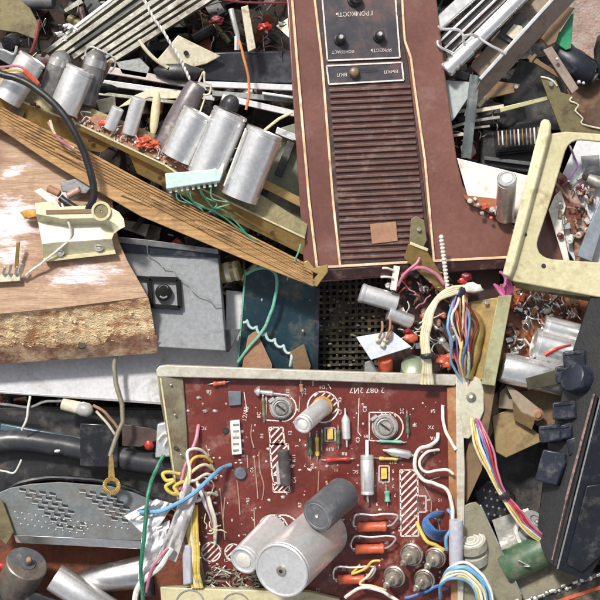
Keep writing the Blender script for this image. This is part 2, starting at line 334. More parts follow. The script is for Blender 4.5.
# ================================================================== television front panel (upside down)
def panel():
    t = Thing('control_panel', 'brown plastic television control panel with slatted grille lying upside down', 'control panel')
    mb = MB()
    top = [(284,-40,0),(304,268,0),(309,283,-4),(512,268,-4),(513,258,0),(513,222,0),(505,205,0),(473,200,0),(463,185,0),(457,160,0),(446,80,0),(432,-40,0)]
    mb.plate(top, 22); body = t.part('body', mb, brown, bevel=1.4)
    mb = MB(); mb.plate([(309,-40,1.2),(321,60,1.2),(333,200,1.2),(340,265,1.2),(431,259,1.2),(425,196,1.2),(412,95,1.2),(408,62,1.2),(404,44,1.2),(399,-40,1.2)], 2)
    t.part('shade_plate', mb, brownd, bevel=.5)  # raised dark plate, coloured to look like a shaded hollow
    def strip(pts, w, nm='inlay_strip'):
        mb = MB()
        for a, b in zip(pts, pts[1:]): mb.bar((*a, 2.6), (*b, 2.6), w, 2.6)
        t.part(nm, mb, inlay, bevel=.3)
    strip([(289,-40),(297,60),(309,200),(317,267)], 2.6)
    strip([(310,-40),(322,60),(333,200),(340,265)], 2.4)
    strip([(400,-40),(404,30),(405,41),(411,58),(415,90),(425,160),(434,260)], 2.4)
    strip([(317,267.5),(400,262.6),(512,257)], 2.6)
    # dial face
    mb = MB(); mb.plate([(319,-40,3),(327,60,3),(400,57.5,3),(392,-40,3)], 3); face = t.part('dial_face', mb, facep, bevel=.4)
    mb = MB()
    q = [(319,-40),(327.5,60.5),(400,57.5),(392.5,-40)]
    for a, b in zip(q, q[1:]+q[:1]): mb.bar((*a, 3.9), (*b, 3.9), 1.5, 1.5)
    t.part('border', mb, silk, face)
    for x, y, w in ((356,-2,1.15),(341,38,.9),(380,35,.9)):
        mb = MB(); mb.lathe((x-1.5,y+2,3), (x+.5,y-1,14), [(0,6.5*w),(.25,6.3*w),(.3,5.2*w),(.95,4.8*w),(1,4.3*w)], 28); kb = t.part('knob_stem', mb, black, face)
        mb = MB(); mb.lathe((x,y-.6,13), (x+.6,y-1.6,17.5), [(0,2.7*w),(.8,2.6*w),(1,2*w)], 16); t.part('shaft', mb, alub, kb)
    for s_, x, y, sz in (('ГРОМКОСТЬ',354,13.5,7.1),('КОНТРАСТ',343,51.6,4.9),('ЯРКОСТЬ',381,50,5.4)):
        t.part('lettering', textmesh(s_, x, y, 3.4, sz*.86, 182.5, sx=.98), silk, face, smooth=False)
    mb = MB(); mb.plate([(326.5,66,3),(329,84,3),(403.5,80,3),(401.5,62.5,3)], 3); sw = t.part('switch_face', mb, facep, bevel=.4)
    mb = MB(); q = [(326.5,65.8),(329,84.2),(403.7,80),(401.7,62.3)]
    for a, b in zip(q, q[1:]+q[:1]): mb.bar((*a, 3.9), (*b, 3.9), 1.5, 1.5)
    t.part('border', mb, silk, sw)
    for s_, x, y, sz in (('ВКЛ',342,74.5,4.6),('ВЫКЛ',391,71.5,4.4)):
        t.part('lettering', textmesh(s_, x, y, 3.4, sz, 183, sx=1.1), silk, sw, smooth=False)
    mb = MB(); mb.bar((351,71.5,3.35),(378,70,3.35), 3.4, .6); t.part('switch_slot', mb, black, sw)
    mb = MB(); mb.lathe((354,73,3),(354.5,71.5,11), [(0,5.5),(.5,5),(.9,4.2),(1,3)], 20); t.part('switch_lever', mb, brownp, sw)
    # grille
    mb = MB(); mb.plate([(328,88,1.8),(334,196,1.8),(340,261,1.8),(427,256,1.8),(421,190,1.8),(410,86,1.8)], 2); gr = t.part('grille', mb, brownd)  # dark sheet on the body; its colour gives the slat gaps their shade
    mb = MB()
    for i in range(28):
        f = i/27; y = lerp(91, 258.5, f); xl = lerp(329.5, 341, f)+(.8*math.sin(f*3)); xr = lerp(410.5, 427, f)
        a, b = (xl, y, 0), (xr, y-4.0, 0)
        mb.loft([(xl, y-1.9, 4.8), (xr, y-5.9, 4.8), (xr, y-3.3, 4.2), (xl, y+.7, 4.2)], [(xl, y-1.9, 1.5), (xr, y-5.9, 1.5), (xr, y-2.6, 1.5), (xl, y+1.4, 1.5)])
    t.part('slats', mb, slatm, gr, bevel=.3)
    mb = MB(); mb.plate([(370,224,6),(396,221.5,6),(398,241,6),(372,244,6)], 4.4); t.part('badge_plate', mb, tan, gr, bevel=.4)
    # side ridge
    mb = MB(); mb.plate([(431,262,1.2),(512,259.5,1.2),(512,268,-2),(312,281,-2),(310,271,1.2)], 3); t.part('lower_edge', mb, brownd, bevel=.6)
    for x0_, y0_, x1_, y1_ in ((436,50,446,48.5),(444,180,452,178),(450,110,452,118)):
        mb = MB(); mb.tube([(x0_, y0_, .1), ((x0_+x1_)/2, (y0_+y1_)/2+.8, .15), (x1_, y1_, .1)], .22); t.part('scratch', mb, tan)
    t.done()
panel()

# ================================================================== wood: chipboard offcut + long slat
def wood_mat():
    m = mat('worn_veneer', (.45,.30,.19), (.30,.17,.10), .55, 0, 26, .25, (.24,.12,.075), .2, 14, stretch=(-8, 1, 9))
    n = m.node_tree; b = n.nodes['Principled BSDF']; src = b.inputs['Base Color'].links[0].from_socket
    tc = [x for x in n.nodes if x.type == 'TEX_COORD'][0]
    nz = n.nodes.new('ShaderNodeTexNoise'); nz.inputs['Scale'].default_value = 55; nz.inputs['Detail'].default_value = 12; nz.inputs['Roughness'].default_value = .8
    mp0 = n.nodes.new('ShaderNodeMapping'); mp0.inputs['Rotation'].default_value[2] = R(-12); mp0.inputs['Scale'].default_value = (.7, 2.6, 1)
    geo = n.nodes.new('ShaderNodeNewGeometry')
    n.links.new(tc.outputs['Object'], mp0.inputs[0]); n.links.new(mp0.outputs[0], nz.inputs['Vector'])
    tot = None
    for (cx, cy, rx, ry, a) in ((8,222,52,42,0),(82,276,58,18,-10),(10,255,30,16,-6),(12,170,26,10,-20),(60,196,26,12,0),(75,186,18,9,10)):
        c = P((cx, cy, 25)); mp = n.nodes.new('ShaderNodeMapping'); mp.vector_type = 'TEXTURE'
        mp.inputs['Location'].default_value = (c.x, c.y, c.z); mp.inputs['Rotation'].default_value[2] = R(-a); mp.inputs['Scale'].default_value = (rx*.001, ry*.001, 1)
        n.links.new(geo.outputs['Position'], mp.inputs[0])
        ln = n.nodes.new('ShaderNodeVectorMath'); ln.operation = 'LENGTH'; n.links.new(mp.outputs[0], ln.inputs[0])
        mr = n.nodes.new('ShaderNodeMapRange'); mr.inputs[1].default_value = .25; mr.inputs[2].default_value = 1.15; mr.inputs[3].default_value = .35; mr.inputs[4].default_value = 0
        n.links.new(ln.outputs['Value'], mr.inputs[0])
        if tot is None: tot = mr.outputs[0]
        else:
            mx = n.nodes.new('ShaderNodeMath'); mx.operation = 'MAXIMUM'; n.links.new(tot, mx.inputs[0]); n.links.new(mr.outputs[0], mx.inputs[1]); tot = mx.outputs[0]
    ad = n.nodes.new('ShaderNodeMath'); ad.operation = 'ADD'; n.links.new(tot, ad.inputs[0]); n.links.new(nz.outputs[0], ad.inputs[1])
    rp = n.nodes.new('ShaderNodeValToRGB'); rp.color_ramp.elements[0].position = .71; rp.color_ramp.elements[1].position = .83; n.links.new(ad.outputs[0], rp.inputs[0])
    mi = n.nodes.new('ShaderNodeMix'); mi.data_type = 'RGBA'; n.links.new(rp.outputs[0], mi.inputs[0]); n.links.new(src, mi.inputs[6]); mi.inputs[7].default_value = (.64,.565,.60,1)
    n.links.new(mi.outputs[2], b.inputs['Base Color']); return m
veneer = wood_mat()
def chip_mat():
    m = bpy.data.materials.new('chipboard'); m.use_nodes = True; n = m.node_tree; b = n.nodes['Principled BSDF']; b.inputs['Roughness'].default_value = .85
    tc = n.nodes.new('ShaderNodeTexCoord'); mp = n.nodes.new('ShaderNodeMapping'); mp.inputs['Scale'].default_value = (1, 1.7, 1.7); n.links.new(tc.outputs['Object'], mp.inputs[0])
    v = n.nodes.new('ShaderNodeTexVoronoi'); v.inputs['Scale'].default_value = 520; n.links.new(mp.outputs[0], v.inputs['Vector'])
    rp = n.nodes.new('ShaderNodeValToRGB'); cr = rp.color_ramp; cr.elements[0].color = (.52,.30,.12,1); cr.elements[1].color = (.90,.78,.56,1); e = cr.elements.new(.3); e.color = (.80,.58,.30,1)
    n.links.new(v.outputs['Color'], rp.inputs[0])
    nz = n.nodes.new('ShaderNodeTexNoise'); nz.inputs['Scale'].default_value = 42; nz.inputs['Detail'].default_value = 10; nz.inputs['Roughness'].default_value = .7; mq = n.nodes.new('ShaderNodeMapping'); mq.inputs['Scale'].default_value = (.7, 2.2, 1.6); n.links.new(tc.outputs['Object'], mq.inputs[0]); n.links.new(mq.outputs[0], nz.inputs['Vector'])
    r2 = n.nodes.new('ShaderNodeValToRGB'); r2.color_ramp.elements[0].position = .44; r2.color_ramp.elements[1].position = .58; n.links.new(nz.outputs[0], r2.inputs[0])
    mi = n.nodes.new('ShaderNodeMix'); mi.data_type = 'RGBA'; mi.inputs[7].default_value = (.40,.20,.10,1); n.links.new(r2.outputs[0], mi.inputs[0]); n.links.new(rp.outputs[0], mi.inputs[6]); n.links.new(mi.outputs[2], b.inputs['Base Color'])
    bp = n.nodes.new('ShaderNodeBump'); bp.inputs['Strength'].default_value = .45; bp.inputs['Distance'].default_value = .0015; n.links.new(v.outputs['Distance'], bp.inputs['Height']); n.links.new(bp.outputs[0], b.inputs['Normal'])
    return m
chip = chip_mat()
redwood = mat('stained_wood_edge', (.38,.19,.12), (.2,.09,.06), .6, 0, 60, .4, (.62,.45,.28), .42, 50)
def woodblock():
    t = Thing('chipboard_offcut', 'broken veneered chipboard slab with chalky white smears and a crumbling front edge', 'wood board')
    # veneer top: subdivided sheet
    mb = MB()
    top = [(-60,80,0),(22,128,2),(70,165,5),(112,198,8),(118,240,14),(128,262,18),(148,297,24),(60,308,26),(-60,320,28)]
    zt = lambda y: 2+(y-80)*.1
    mb.plate([(x, y, zt(y)) for x, y, z in top], 3); t.part('veneer_top', mb, veneer, bevel=.4)
    # broken front: rows down the edge, ragged
    rnd = random.Random(3); nx = 110; rows = [(0,0),(.12,.5),(.3,-1),(.5,1.5),(.7,2.6),(.86,1.4),(1,-1)]
    vs = []; NR = len(rows)
    for i in range(nx+1):
        u = i/nx; x0 = lerp(-60, 148, u); y0 = lerp(320, 297, u); x1 = lerp(-60, 157.5, u**1.0); y1 = lerp(366, 350, u)
        for j, (f, o) in enumerate(rows):
            x = lerp(x0, x1, f**.8 if u > .9 else f); y = lerp(y0, y1, f); z = lerp(23, -14, f)
            nz_ = noise.noise(Vector((i*.21, j*.9, 2)))*2.6+noise.noise(Vector((i*.7, j*2, 7)))*1.0
            if j == 0: nz_ *= .15
            if j == NR-1: nz_ *= 1.0
            vs.append(P((x, y+nz_*.5, z+(o+nz_ if 0 < j < NR-1 else nz_*.3))))
    b0 = len(vs)
    for i in range(nx+1):
        u = i/nx; vs.append(P((lerp(-60, 152, u), lerp(336, 325, u), -20)))
    fs = [(i*NR+j, (i+1)*NR+j, (i+1)*NR+j+1, i*NR+j+1) for i in range(nx) for j in range(NR-1)]
    fs += [(i*NR+NR-1, (i+1)*NR+NR-1, b0+i+1, b0+i) for i in range(nx)]
    mb = MB(); mb.add(vs, fs)
    t.part('chipboard_core', mb, chip)
    mb = MB(); a = [(-60,90,-8),(112,200,-2),(117,240,3),(128,262,8),(147,296,14),(-60,318,16)]
    a = [(x, y, zt(y)-3.4) for x, y, z in a]
    mb.loft(a, [(x, y+(3 if y < 250 else 16), -24) for x, y, z in a]); t.part('core_block', mb, chip, bevel=1)
    mb = MB()                                                                      # stained lower edge, uneven
    up, lo = [], []
    for i in range(25):
        u = i/24; x = lerp(-60, 157, u); w = 8+16*abs(noise.noise(Vector((i*.6, 0, 1))))+(6 if u > .75 else 0)+(4 if u<.45 else 0)
        up.append((x, lerp(366, 351, u)-w, -3+w*.35+1.5*noise.noise(Vector((i, 4, 4))))); lo.append((x+ .5, lerp(368, 353, u), -13))
    vs = [P(p) for p in up]+[P(p) for p in lo]+[P((x, y, -22)) for x, y, z in lo]; n = 25
    mb.add(vs, [(i, i+1, i+1+n, i+n) for i in range(n-1)]+[(i+n, i+1+n, i+1+2*n, i+2*n) for i in range(n-1)]); t.part('lower_veneer', mb, redwood)
    mb = MB(); mb.cyl((82,345,0),(82,346,-3), 4, 3.4, 16); t.part('dowel_hole', mb, black)
    mb = MB(); rnd = random.Random(5)
    for k in range(60):
        u = rnd.random(); f = rnd.uniform(.1, .8); x = lerp(-5, 153, u); y = lerp(lerp(315, 299, u), lerp(358, 349, u), f); z = lerp(22, -8, f)+1.2
        a = rnd.uniform(-.8, .8); L = rnd.uniform(1.5, 4); mb.bar((x, y, z-.8), (x+L*math.cos(a), y+L*math.sin(a), z+rnd.uniform(-1, .6)), rnd.uniform(.5, 1.5), .5)
    t.part('wood_splinters', mb, chip)
    t.done()
    # long slat
    slm = mat('grained_slat_wood', (.47,.285,.12), (.26,.14,.055), .48, 0, 16, .2, (.13,.07,.04), .15, 30, stretch=(24, 1, 26))
    t = Thing('wooden_slat', 'long splintered wooden slat with fine grain running diagonally down to a brass clip', 'wooden slat')
    mb = MB()
    U = [(-60,72,14),(0,106,14),(70,141,14),(165,193,14),(215,217,14),(312,266,12)]; L = [(-60,100,30),(0,129,30),(43,158,30),(97,191,30),(140,216,29),(250,262,26),(314,287,22)]
    mb.plate(U+L[::-1], 9); t.part('board', mb, slm, bevel=1)
    mb = MB(); rnd = random.Random(9)
    for k in range(7):
        f = .1+.13*k
        pts = []
        for i in range(13):
            u = i/12; ux = lerp(-60, 312, u); uy = 72+194*(u**.97); lx = lerp(-60, 314, u); ly = 100+187*u
            pts.append((lerp(ux, lx, f), lerp(uy, ly, f)+rnd.uniform(-.5, .5), lerp(14, 28, f)+.9))
        mb.tube(pts, .6, 5, 2)
    t.part('raised_grain', mb, slm)
    for (a, b) in (((150,196),(172,207)),((195,222),(240,241)),((120,193),(150,205)),((55,150),(92,168))):
        mb = MB(); mb.bar((*a, 30), (*b, 29), 2.4, .8, .6); t.part('splinter', mb, slm)
    mb = MB(); mb.plate([(303,262,18),(308,260,18),(314,268,18),(328,264,18),(328,272,18),(317,287,18),(309,284,18),(318,274,18),(312,272,18),(306,276,18)], 10); t.part('end_clip', mb, gold, bevel=.8)
    t.done()
woodblock()

# ================================================================== chassis with a row of cans
def chassis():
    t = Thing('capacitor_chassis', 'long gold chromated metal chassis carrying a leaning row of silver capacitor cans', 'chassis')
    mb = MB()
    top = [(-60,58,12),(0,93,12),(40,110,12),(72,121,12),(110,140,12),(165,165,12),(200,188,12),(240,207,10),(305,238,6)]
    bot = [(-60,80,2),(0,116,2),(30,131,2),(62,147,2),(102,153,2),(112,145,2),(127,150,2),(137,174,2),(305,256,-6)]
    mb.loft(top+bot[::-1], [(x, y-4, z-7) for x, y, z in top+bot[::-1]]); t.part('front_rail', mb, gold, bevel=.7)
    mb = MB(); q = [(-60,58,13),(0,93,13),(72,121,13),(165,165,13),(200,188,13),(305,238,7)]
    for a, b in zip(q, q[1:]): mb.bar(a, b, 2.0, 2.4)
    t.part('rolled_edge', mb, creamf, bevel=.5)
    mb = MB()
    up = [(-60,30,4),(0,66,4),(72,100,4),(165,138,4),(225,172,4),(308,224,0)]; mb.plate(up+[(x, y, z-1.5) for x, y, z in top[::-1]], 4)
    t.part('deck', mb, olive, bevel=.4)
    mb = MB()
    mb.plate([(66,114,9),(104,116,8),(165,142,8),(205,166,8),(200,184,10),(165,162,10),(110,137,10),(72,119,10)], 3); t.part('tag_board', mb, pcbo, bevel=.3)
    def cap(a, b, r, m=alub, nm='capacitor_can', lip=1.2, label=None):
        mb = MB(); mb.can(a, b, r, lip); p = t.part(nm, mb, m, label=label); return p
    cap((7,100,16),(33,58,22), 14.5, white_can)
    cap((63,111,18),(81,69,24), 14.8, white_can)
    cap((176,158,18),(199,112,26), 16, alub)
    p = cap((204,176,18),(231,112,28), 17.8, alub)
    mb = MB(); mb.lathe((229,108,20),(233,96,24), [(0,9),(.5,8.5),(.8,7),(1,4)], 24); t.part('rubber_cap', mb, black)
    cap((239,198,20),(265,131,30), 18.6, alub, lip=2)
    # small white posts
    mb = MB(); mb.cyl((109,129,14),(118,108,20), 6.4); t.part('small_capacitor', mb, white_can)
    mb = MB(); mb.cyl((129,134,14),(139,98,24), 7.4); t.part('small_capacitor', mb, white_can)
    mb = MB(); mb.lathe((153,133,14),(157.5,92,22), [(0,2.6),(.15,4),(.5,4.6),(.85,4),(.95,2.4),(1,1.6)], 20); t.part('ceramic_post', mb, wirec)
    # tubes
    def valve(a, b, r, m, ringp=None):
        mb = MB(); mb.lathe(a, b, [(0,r*.9),(.05,r),(.7,r),(.84,r*.9),(.93,r*.6),(.97,r*.3),(1,.6)], 28); v = t.part('valve', mb, m)
        A = Vector(a); B = Vector(b)
        mb = MB(); c = A.lerp(B, .8); mb.lathe(tuple(A.lerp(B, .66)), tuple(A.lerp(B, .8)), [(0,r*.985),(0.02,r*1.03),(.98,r*1.03),(1,r*.985)], 28); t.part('getter_band', mb, alu, v)
        return v
    valve((84,104,2),(99,48,8), 11.5, glassm)
    valve((48,98,0),(64,50,6), 11.5, glassm)
    mb = MB(); mb.lathe((160,150,2),(198,84,10), [(0,11),(.6,11.4),(.93,10.5),(.99,8.5),(1,6)], 28); t.part('screened_valve', mb, mat('grey_brown_screen', (.22,.19,.20), (.13,.11,.115), .4, .3, 60, .1, (.35,.32,.3), .2, 60))
    mb = MB(); mb.tube([(85,60,10),(86,50,10),(93,47,14),(104,52,14),(114,58,12),(115,66,8),(110,72,4)], .9); t.part('valve_clip', mb, alub)
    mb = MB(); mb.bar((111,60,0),(84,117,4), 4, 3); t.part('valve_post', mb, brownp, bevel=.4)
    mb = MB(); mb.tube([(199,82,14),(204,72,16),(205,82,16),(211,85,14),(209,94,12),(203,94,12),(202,86,12)], 1.1); mb.tube([(205,98,12),(200,112,12)], .9)
    t.part('clip_wire', mb, cream)
    # orange ceramic lumps
    for i, (x, y, r) in enumerate([(104,123,4.4),(107,125,3),(142,141,4.4),(148,139,3.6),(154,143,4.4),(149,146,3.4),(139,146,2.8),(33,104,2.6),(38,107,2.2),(145,145,3),(157,147,2.6)]):
        mb = MB(); mb.blob((x, y, 16), r, (1.2,.75,.8), .55, i, 3); t.part('ceramic_capacitor', mb, orange if i not in (7, 8) else maroon)
    # solder tags along the board
    mb = MB(); rnd = random.Random(4)
    for k in range(70):
        u = rnd.random(); x = lerp(68, 206, u); y = lerp(117, 176, u)+rnd.uniform(-6, 5); mb.blob((x, y, 11.5), rnd.uniform(.8, 1.9), amp=.4, seed=k, sub=1)
    t.part('solder_joints', mb, alub)
    mb = MB()
    for k in range(22):
        u = rnd.random(); x = lerp(72, 200, u); y = lerp(116, 172, u)+rnd.uniform(-6, 3); mb.tube([(x, y, 12), (x+rnd.uniform(-5, 5), y-rnd.uniform(1, 6), 17), (x+rnd.uniform(-9, 9), y-rnd.uniform(-2, 7), 12)], .6, 5, 4)
    t.part('lead_wires', mb, wirew)
    for (x, y) in ((90,140),(272,233),(160,178),(217,208)):
        mb = MB(); mb.cyl((x, y, 10.5 if x < 200 else 4), (x, y, 8), 2.2, 2.2, 14); t.part('rivet', mb, brownd)
    mb = MB(); mb.bar((8,108,9.5),(24,114,9.5), 7, .8); t.part('slot', mb, brownp)
    t.done()
chassis()
def mid_left():
    mb = MB(); mb.bar((258,181,-8),(308,206,-8), 9, 4); one('brass_strip', mb, gold, 'narrow gold strip behind the rightmost large silver can', 'metal strip', bevel=.5)
    mb = MB(); mb.plate([(262,196,-26),(280,128,-26),(312,118,-26),(320,215,-30),(300,250,-30),(262,226,-26)], 2.5); one('green_grey_plate', mb, mat('grey_green_sheet', (.26,.28,.2), (.17,.19,.13), .5, .3, 30, .1, (.1,.08,.06), .3, 30), 'grey green sheet metal plate left of the brown grille panel', 'metal plate', bevel=.5)
    mb = MB(); mb.bar((278,176,-15),(292,140,-15), 8, 4); mb.bar((270,185,-17),(262,200,-17), 5, 3); one('black_strut', mb, black, 'short black strut lying on the grey green plate', 'strut', bevel=.5)
    mb = MB(); mb.tube([(262,133,5),(275,122,2),(292,112,0)], 1.6); one('cream_rod', mb, wirec, 'thin cream rod leaning behind the rightmost silver can', 'rod')
    mb = MB(); mb.bar((276,130,-16),(298,138,-16), 7, 5); mb.bar((276,133,-12),(294,140,-12), 2, 2); one('tin_bracket', mb, alub, 'small bright tin bracket beside the panel edge at the cans', 'bracket', bevel=.6)
    # connector with pale mint body
    t = Thing('mint_connector', 'pale mint multi pin connector dangling over the chassis', 'connector')
    mb = MB(); mb.loft([(165,173,38),(218,169,38),(222,176,36),(220,181,36),(166,189,36)], [(167,176,24),(216,172,24),(220,178,24),(219,183,24),(168,191,24)]); t.part('housing', mb, mint, bevel=1)
    mb = MB()
    for i in range(9): mb.bar((170+i*5.6, 187-i*.8, 33), (171+i*5.6, 193-i*.8, 31), 2.6, 2.6)
    t.part('pins', mb, mat('mint_teeth', (.7,.78,.7), (.5,.55,.48), .5, 0, 80, .05), bevel=.3)
    mb = MB(); mb.bar((222,163,33),(219,176,33), 5, 4); mb.bar((246,128,46),(224,186,38), 1.8, 1.4); t.part('tab', mb, wirew, bevel=.3); t.done()
    rnd = random.Random(12); mb = MB()
    for i in (1,2,4,6,9):
        x = 172+i*4.4; mb.tube([(x, 190-i*.6, 30), (x+rnd.uniform(-2, 6), 198+rnd.uniform(-2, 4), 24), (x+12+rnd.uniform(0, 8), 206+rnd.uniform(-3, 4), 18), (200+i*1.6, 210+rnd.uniform(-2, 4), 16)], .7, 6, 5)
    one('green_wire_bundle', mb, lgreen, 'pale green wires trailing from the mint connector along the slat', 'wires')
    mb = MB(); mb.tube([(185,192,30),(196,204,25),(215,212,20),(235,226,18),(256,242,16),(262,247,14)], 1.0); mb.tube([(200,190,30),(212,207,22),(226,212,18),(250,238,16)], .9)
    one('dark_green_wire', mb, green, 'two dark green wires lying between the chassis rail and the slat', 'wires')
    # strips behind the cans
    for i, (a, b, w, m, l) in enumerate([
        ((85,66,-50),(214,88,-50), 8, mat('pinkish_zinc', (.50,.44,.42), (.38,.33,.31), .45, .5, 40, .1, (.2,.15,.12), .2, 40), 'broad pinkish grey metal strip above the small white posts'),
        ((85,80,-54),(215,98,-54), 6.5, alu, 'dull aluminium strip second below the heat sink'),
        ((205,84,-46),(305,88,-46), 6.2, white, 'wide white slat crossing behind the orange wire'),
        ((88,92,-58),(190,104,-58), 4, dullm, 'thin dull strip lowest behind the small white posts'),
        ((212,93,-50),(305,101,-50), 6, greym, 'grey slat directly under the wide white slat'),
        ((222,97,-44),(310,117,-44), 6.5, white, 'white slat sloping towards the brown panel edge'),
        ((262,93,-42),(305,99,-42), 3, alub, 'narrow bright strip between the two white slats')]):
        mb = MB(); mb.bar(a, b, w, 5); one('metal_strip', mb, m, l, 'metal strip', 'thin metal strips across the middle of the heap', bevel=.7)
    mb = MB(); mb.plate([(117,108,-8),(135,95,-8),(152,88,-8),(182,92,-8),(186,98,-8),(165,99,-8),(150,97,-8),(132,104,-8)], 2.5); one('cream_clamp', mb, cream, 'cream plastic strap arching behind the small white posts', 'strap', bevel=.6)
    mb = MB(); mb.plate([(96,100,-20),(115,96,-20),(116,112,-20),(100,114,-20)], 4); one('cream_block', mb, cream, 'small cream block beside the smaller white post', 'block', bevel=1.2)
    mb = MB(); mb.blob((104,88,-30), 10, (1.3,.5,.6), .3, 4); one('black_lump', mb, black, 'black rubber lump next to the grey glass valve', 'lump')
    # heat sink
    t = Thing('heat_sink', 'ribbed aluminium heat sink slanting across the top left corner', 'heat sink')
    def e(u, v): # u along, v across
        A = Vector((42,52)); B = Vector((150,-30)); C = Vector((112,64)); D = Vector((262,-30)); q = A.lerp(B, u).lerp(C.lerp(D, u), v); return (q.x, q.y)
    mb = MB(); mb.plate([(*e(0,0),-62),(*e(1,0),-62),(*e(1,1),-62),(*e(0,1),-62)], 6); b0 = t.part('base', mb, dullm, bevel=.5)
    mb = MB()
    for i in range(8):
        v = .06+i*.125; mb.bar((*e(0,v),-55), (*e(1,v),-55), 5.6 if i % 2 else 3.6, 6)
    t.part('fins', mb, dullm, bevel=.5)
    mb = MB(); mb.bar((*e(.22,0),-36), (*e(1,.0),-36), 3.6, 5); t.part('bright_edge', mb, alub, bevel=.6); t.done()
    mb = MB(); mb.plate([(155,62,-52),(178,35,-46),(196,44,-46),(221,56,-48),(206,64,-50),(182,70,-52)], 3); mb.mi = 0; one('cream_bracket', mb, cream, 'cream plastic wing shaped bracket under the white twisted wire', 'bracket', bevel=.8)
    mb = MB(); mb.cyl((186,53,-45),(186,53,-47.5), 2.6, 2.6, 14); one('rivet', mb, black, 'dark rivet hole in the cream wing bracket', 'rivet')
    mb = MB(); mb.tube([(139,40,-36),(146,50,-36),(156,60,-38),(168,68,-40)], 2); one('cream_tube', mb, cream, 'short curved cream tube beside the heat sink end', 'tube')
    mb = MB(); mb.plate([(116,62,-50),(140,58,-50),(150,68,-50),(146,78,-50),(122,74,-50)], 4); one('grey_tin_piece', mb, greym, 'flat grey tin piece right of the grey glass valve', 'metal piece', bevel=.6)
    mb = MB(); mb.blob((178,72,-46), 22, (1.2,.42,.3), .25, 9); one('black_rubber_pad', mb, black, 'flat black rubber pad where the white twisted wire ends', 'pad')
    # twisted white wire
    mb = MB(); pts = [(136,-14,-10),(150,12,-12),(166,36,-16),(180,58,-22),(190,80,-28)]
    for ph in (0, math.pi):
        q = []
        for i in range(70):
            u = i/69*(len(pts)-1); k = min(int(u), len(pts)-2); f = u-k; a, b = pts[k], pts[k+1]
            q.append((lerp(a[0], b[0], f)+.75*math.cos(i*.9+ph), lerp(a[1], b[1], f), lerp(a[2], b[2], f)+.75*math.sin(i*.9+ph)))
        mb.tube(q, 1.1, 6, 2)
    one('twisted_wire', mb, wirew, 'white twisted pair wire running in from the top edge', 'wire')
    # upper middle dark area
    mb = MB(); mb.plate([(182,60,-62),(205,52,-58),(300,50,-58),(300,84,-62),(250,84,-62),(190,80,-62)], 14); one('black_case', mb, mat('scuffed_black_case', (.03,.032,.042), (.015,.015,.02), .3, 0, 30, .15, (.09,.09,.1), .3, 25), 'scuffed glossy black case wall behind the white slats', 'case', bevel=2)
    mb = MB(); mb.plate([(241,7,-24),(248,5,-24),(256,48,-30),(248,52,-30)], 5); one('plastic_strip', mb, cream, 'short upright cream strip beside the orange wire', 'strip', bevel=.6)
    t = Thing('wire_clip', 'silver crimped clip holding the end of the orange wire', 'clip'); mb = MB()
    mb.tube([(231,9,-20),(234,22,-20),(238,38,-22),(238,50,-24)], lambda u: 3-1.2*u, 8, 5); t.part('crimp', mb, alub); mb = MB(); mb.tube([(236,36,-20),(236,50,-22)], 1.6); t.part('tongue', mb, wirew); t.done()
    mb = MB(); mb.tube([(239,40,-16),(244,58,-14),(248,76,-16),(249,94,-18),(246,110,-20)], 1.4); one('orange_wire', mb, mat('orange_insulation', (.6,.22,.07), (.45,.14,.04), .45, 0, 60, .05), 'orange wire hanging over the white slats', 'wire')
    mb = MB(); mb.tube([(205,-4,-30),(240,2,-30),(300,3,-30)], 1.3); one('red_wire', mb, maroon, 'dark red wire along the top edge left of the panel', 'wire')
    for x, y, r, m, l in ((264,27,6,red,'red ceramic disc beside the cream slat'),(217,20,6,maroon,'dark red plastic nub left of the silver clip'),(282,24,4,greym,'grey solder lump near the panel left edge')):
        mb = MB(); mb.blob((x, y, -50), r*.85, (1.3,.8,.6), .7, int(x), 3); one('component', mb, m, l, 'component')
    # top left corner
    mb = MB(); mb.plate([(-30,-20,-20),(6,-14,-20),(30,8,-20),(40,26,-24),(36,40,-28),(18,33,-24),(-30,26,-20)], 3.5); one('olive_bracket', mb, olive, 'folded olive steel bracket in the very top left corner', 'bracket', bevel=.8)
    mb = MB(); mb.cyl((13,42,-24),(8,44,-16), 9, 8); one('bakelite_button', mb, blackg, 'round black button beneath the corner bracket', 'button')
    mb = MB(); mb.tube([(39,20,-26),(37,34,-22),(33,48,-16),(30,54,-10)], 1.8); one('dark_red_wire', mb, maroon, 'dark red wire dropping behind the leftmost can', 'wire')
    mb = MB(); mb.tube([(-10,48,10),(2,50,12),(14,54,16),(17,46,18)], 1.3); one('bare_wire', mb, alub, 'bare silver wire crossing the top of the leftmost can', 'wire')
    mb = MB()
    for x, y, r in ((60,34,4),(68,26,5),(64,40,3),(76,30,3)): mb.blob((x, y, -30), r*.7, (1.4,.8,.6), .9, x, 3)
    one('solder_lump', mb, alub, 'shiny lumpy solder blob on the heat sink bright edge', 'solder')
mid_left()

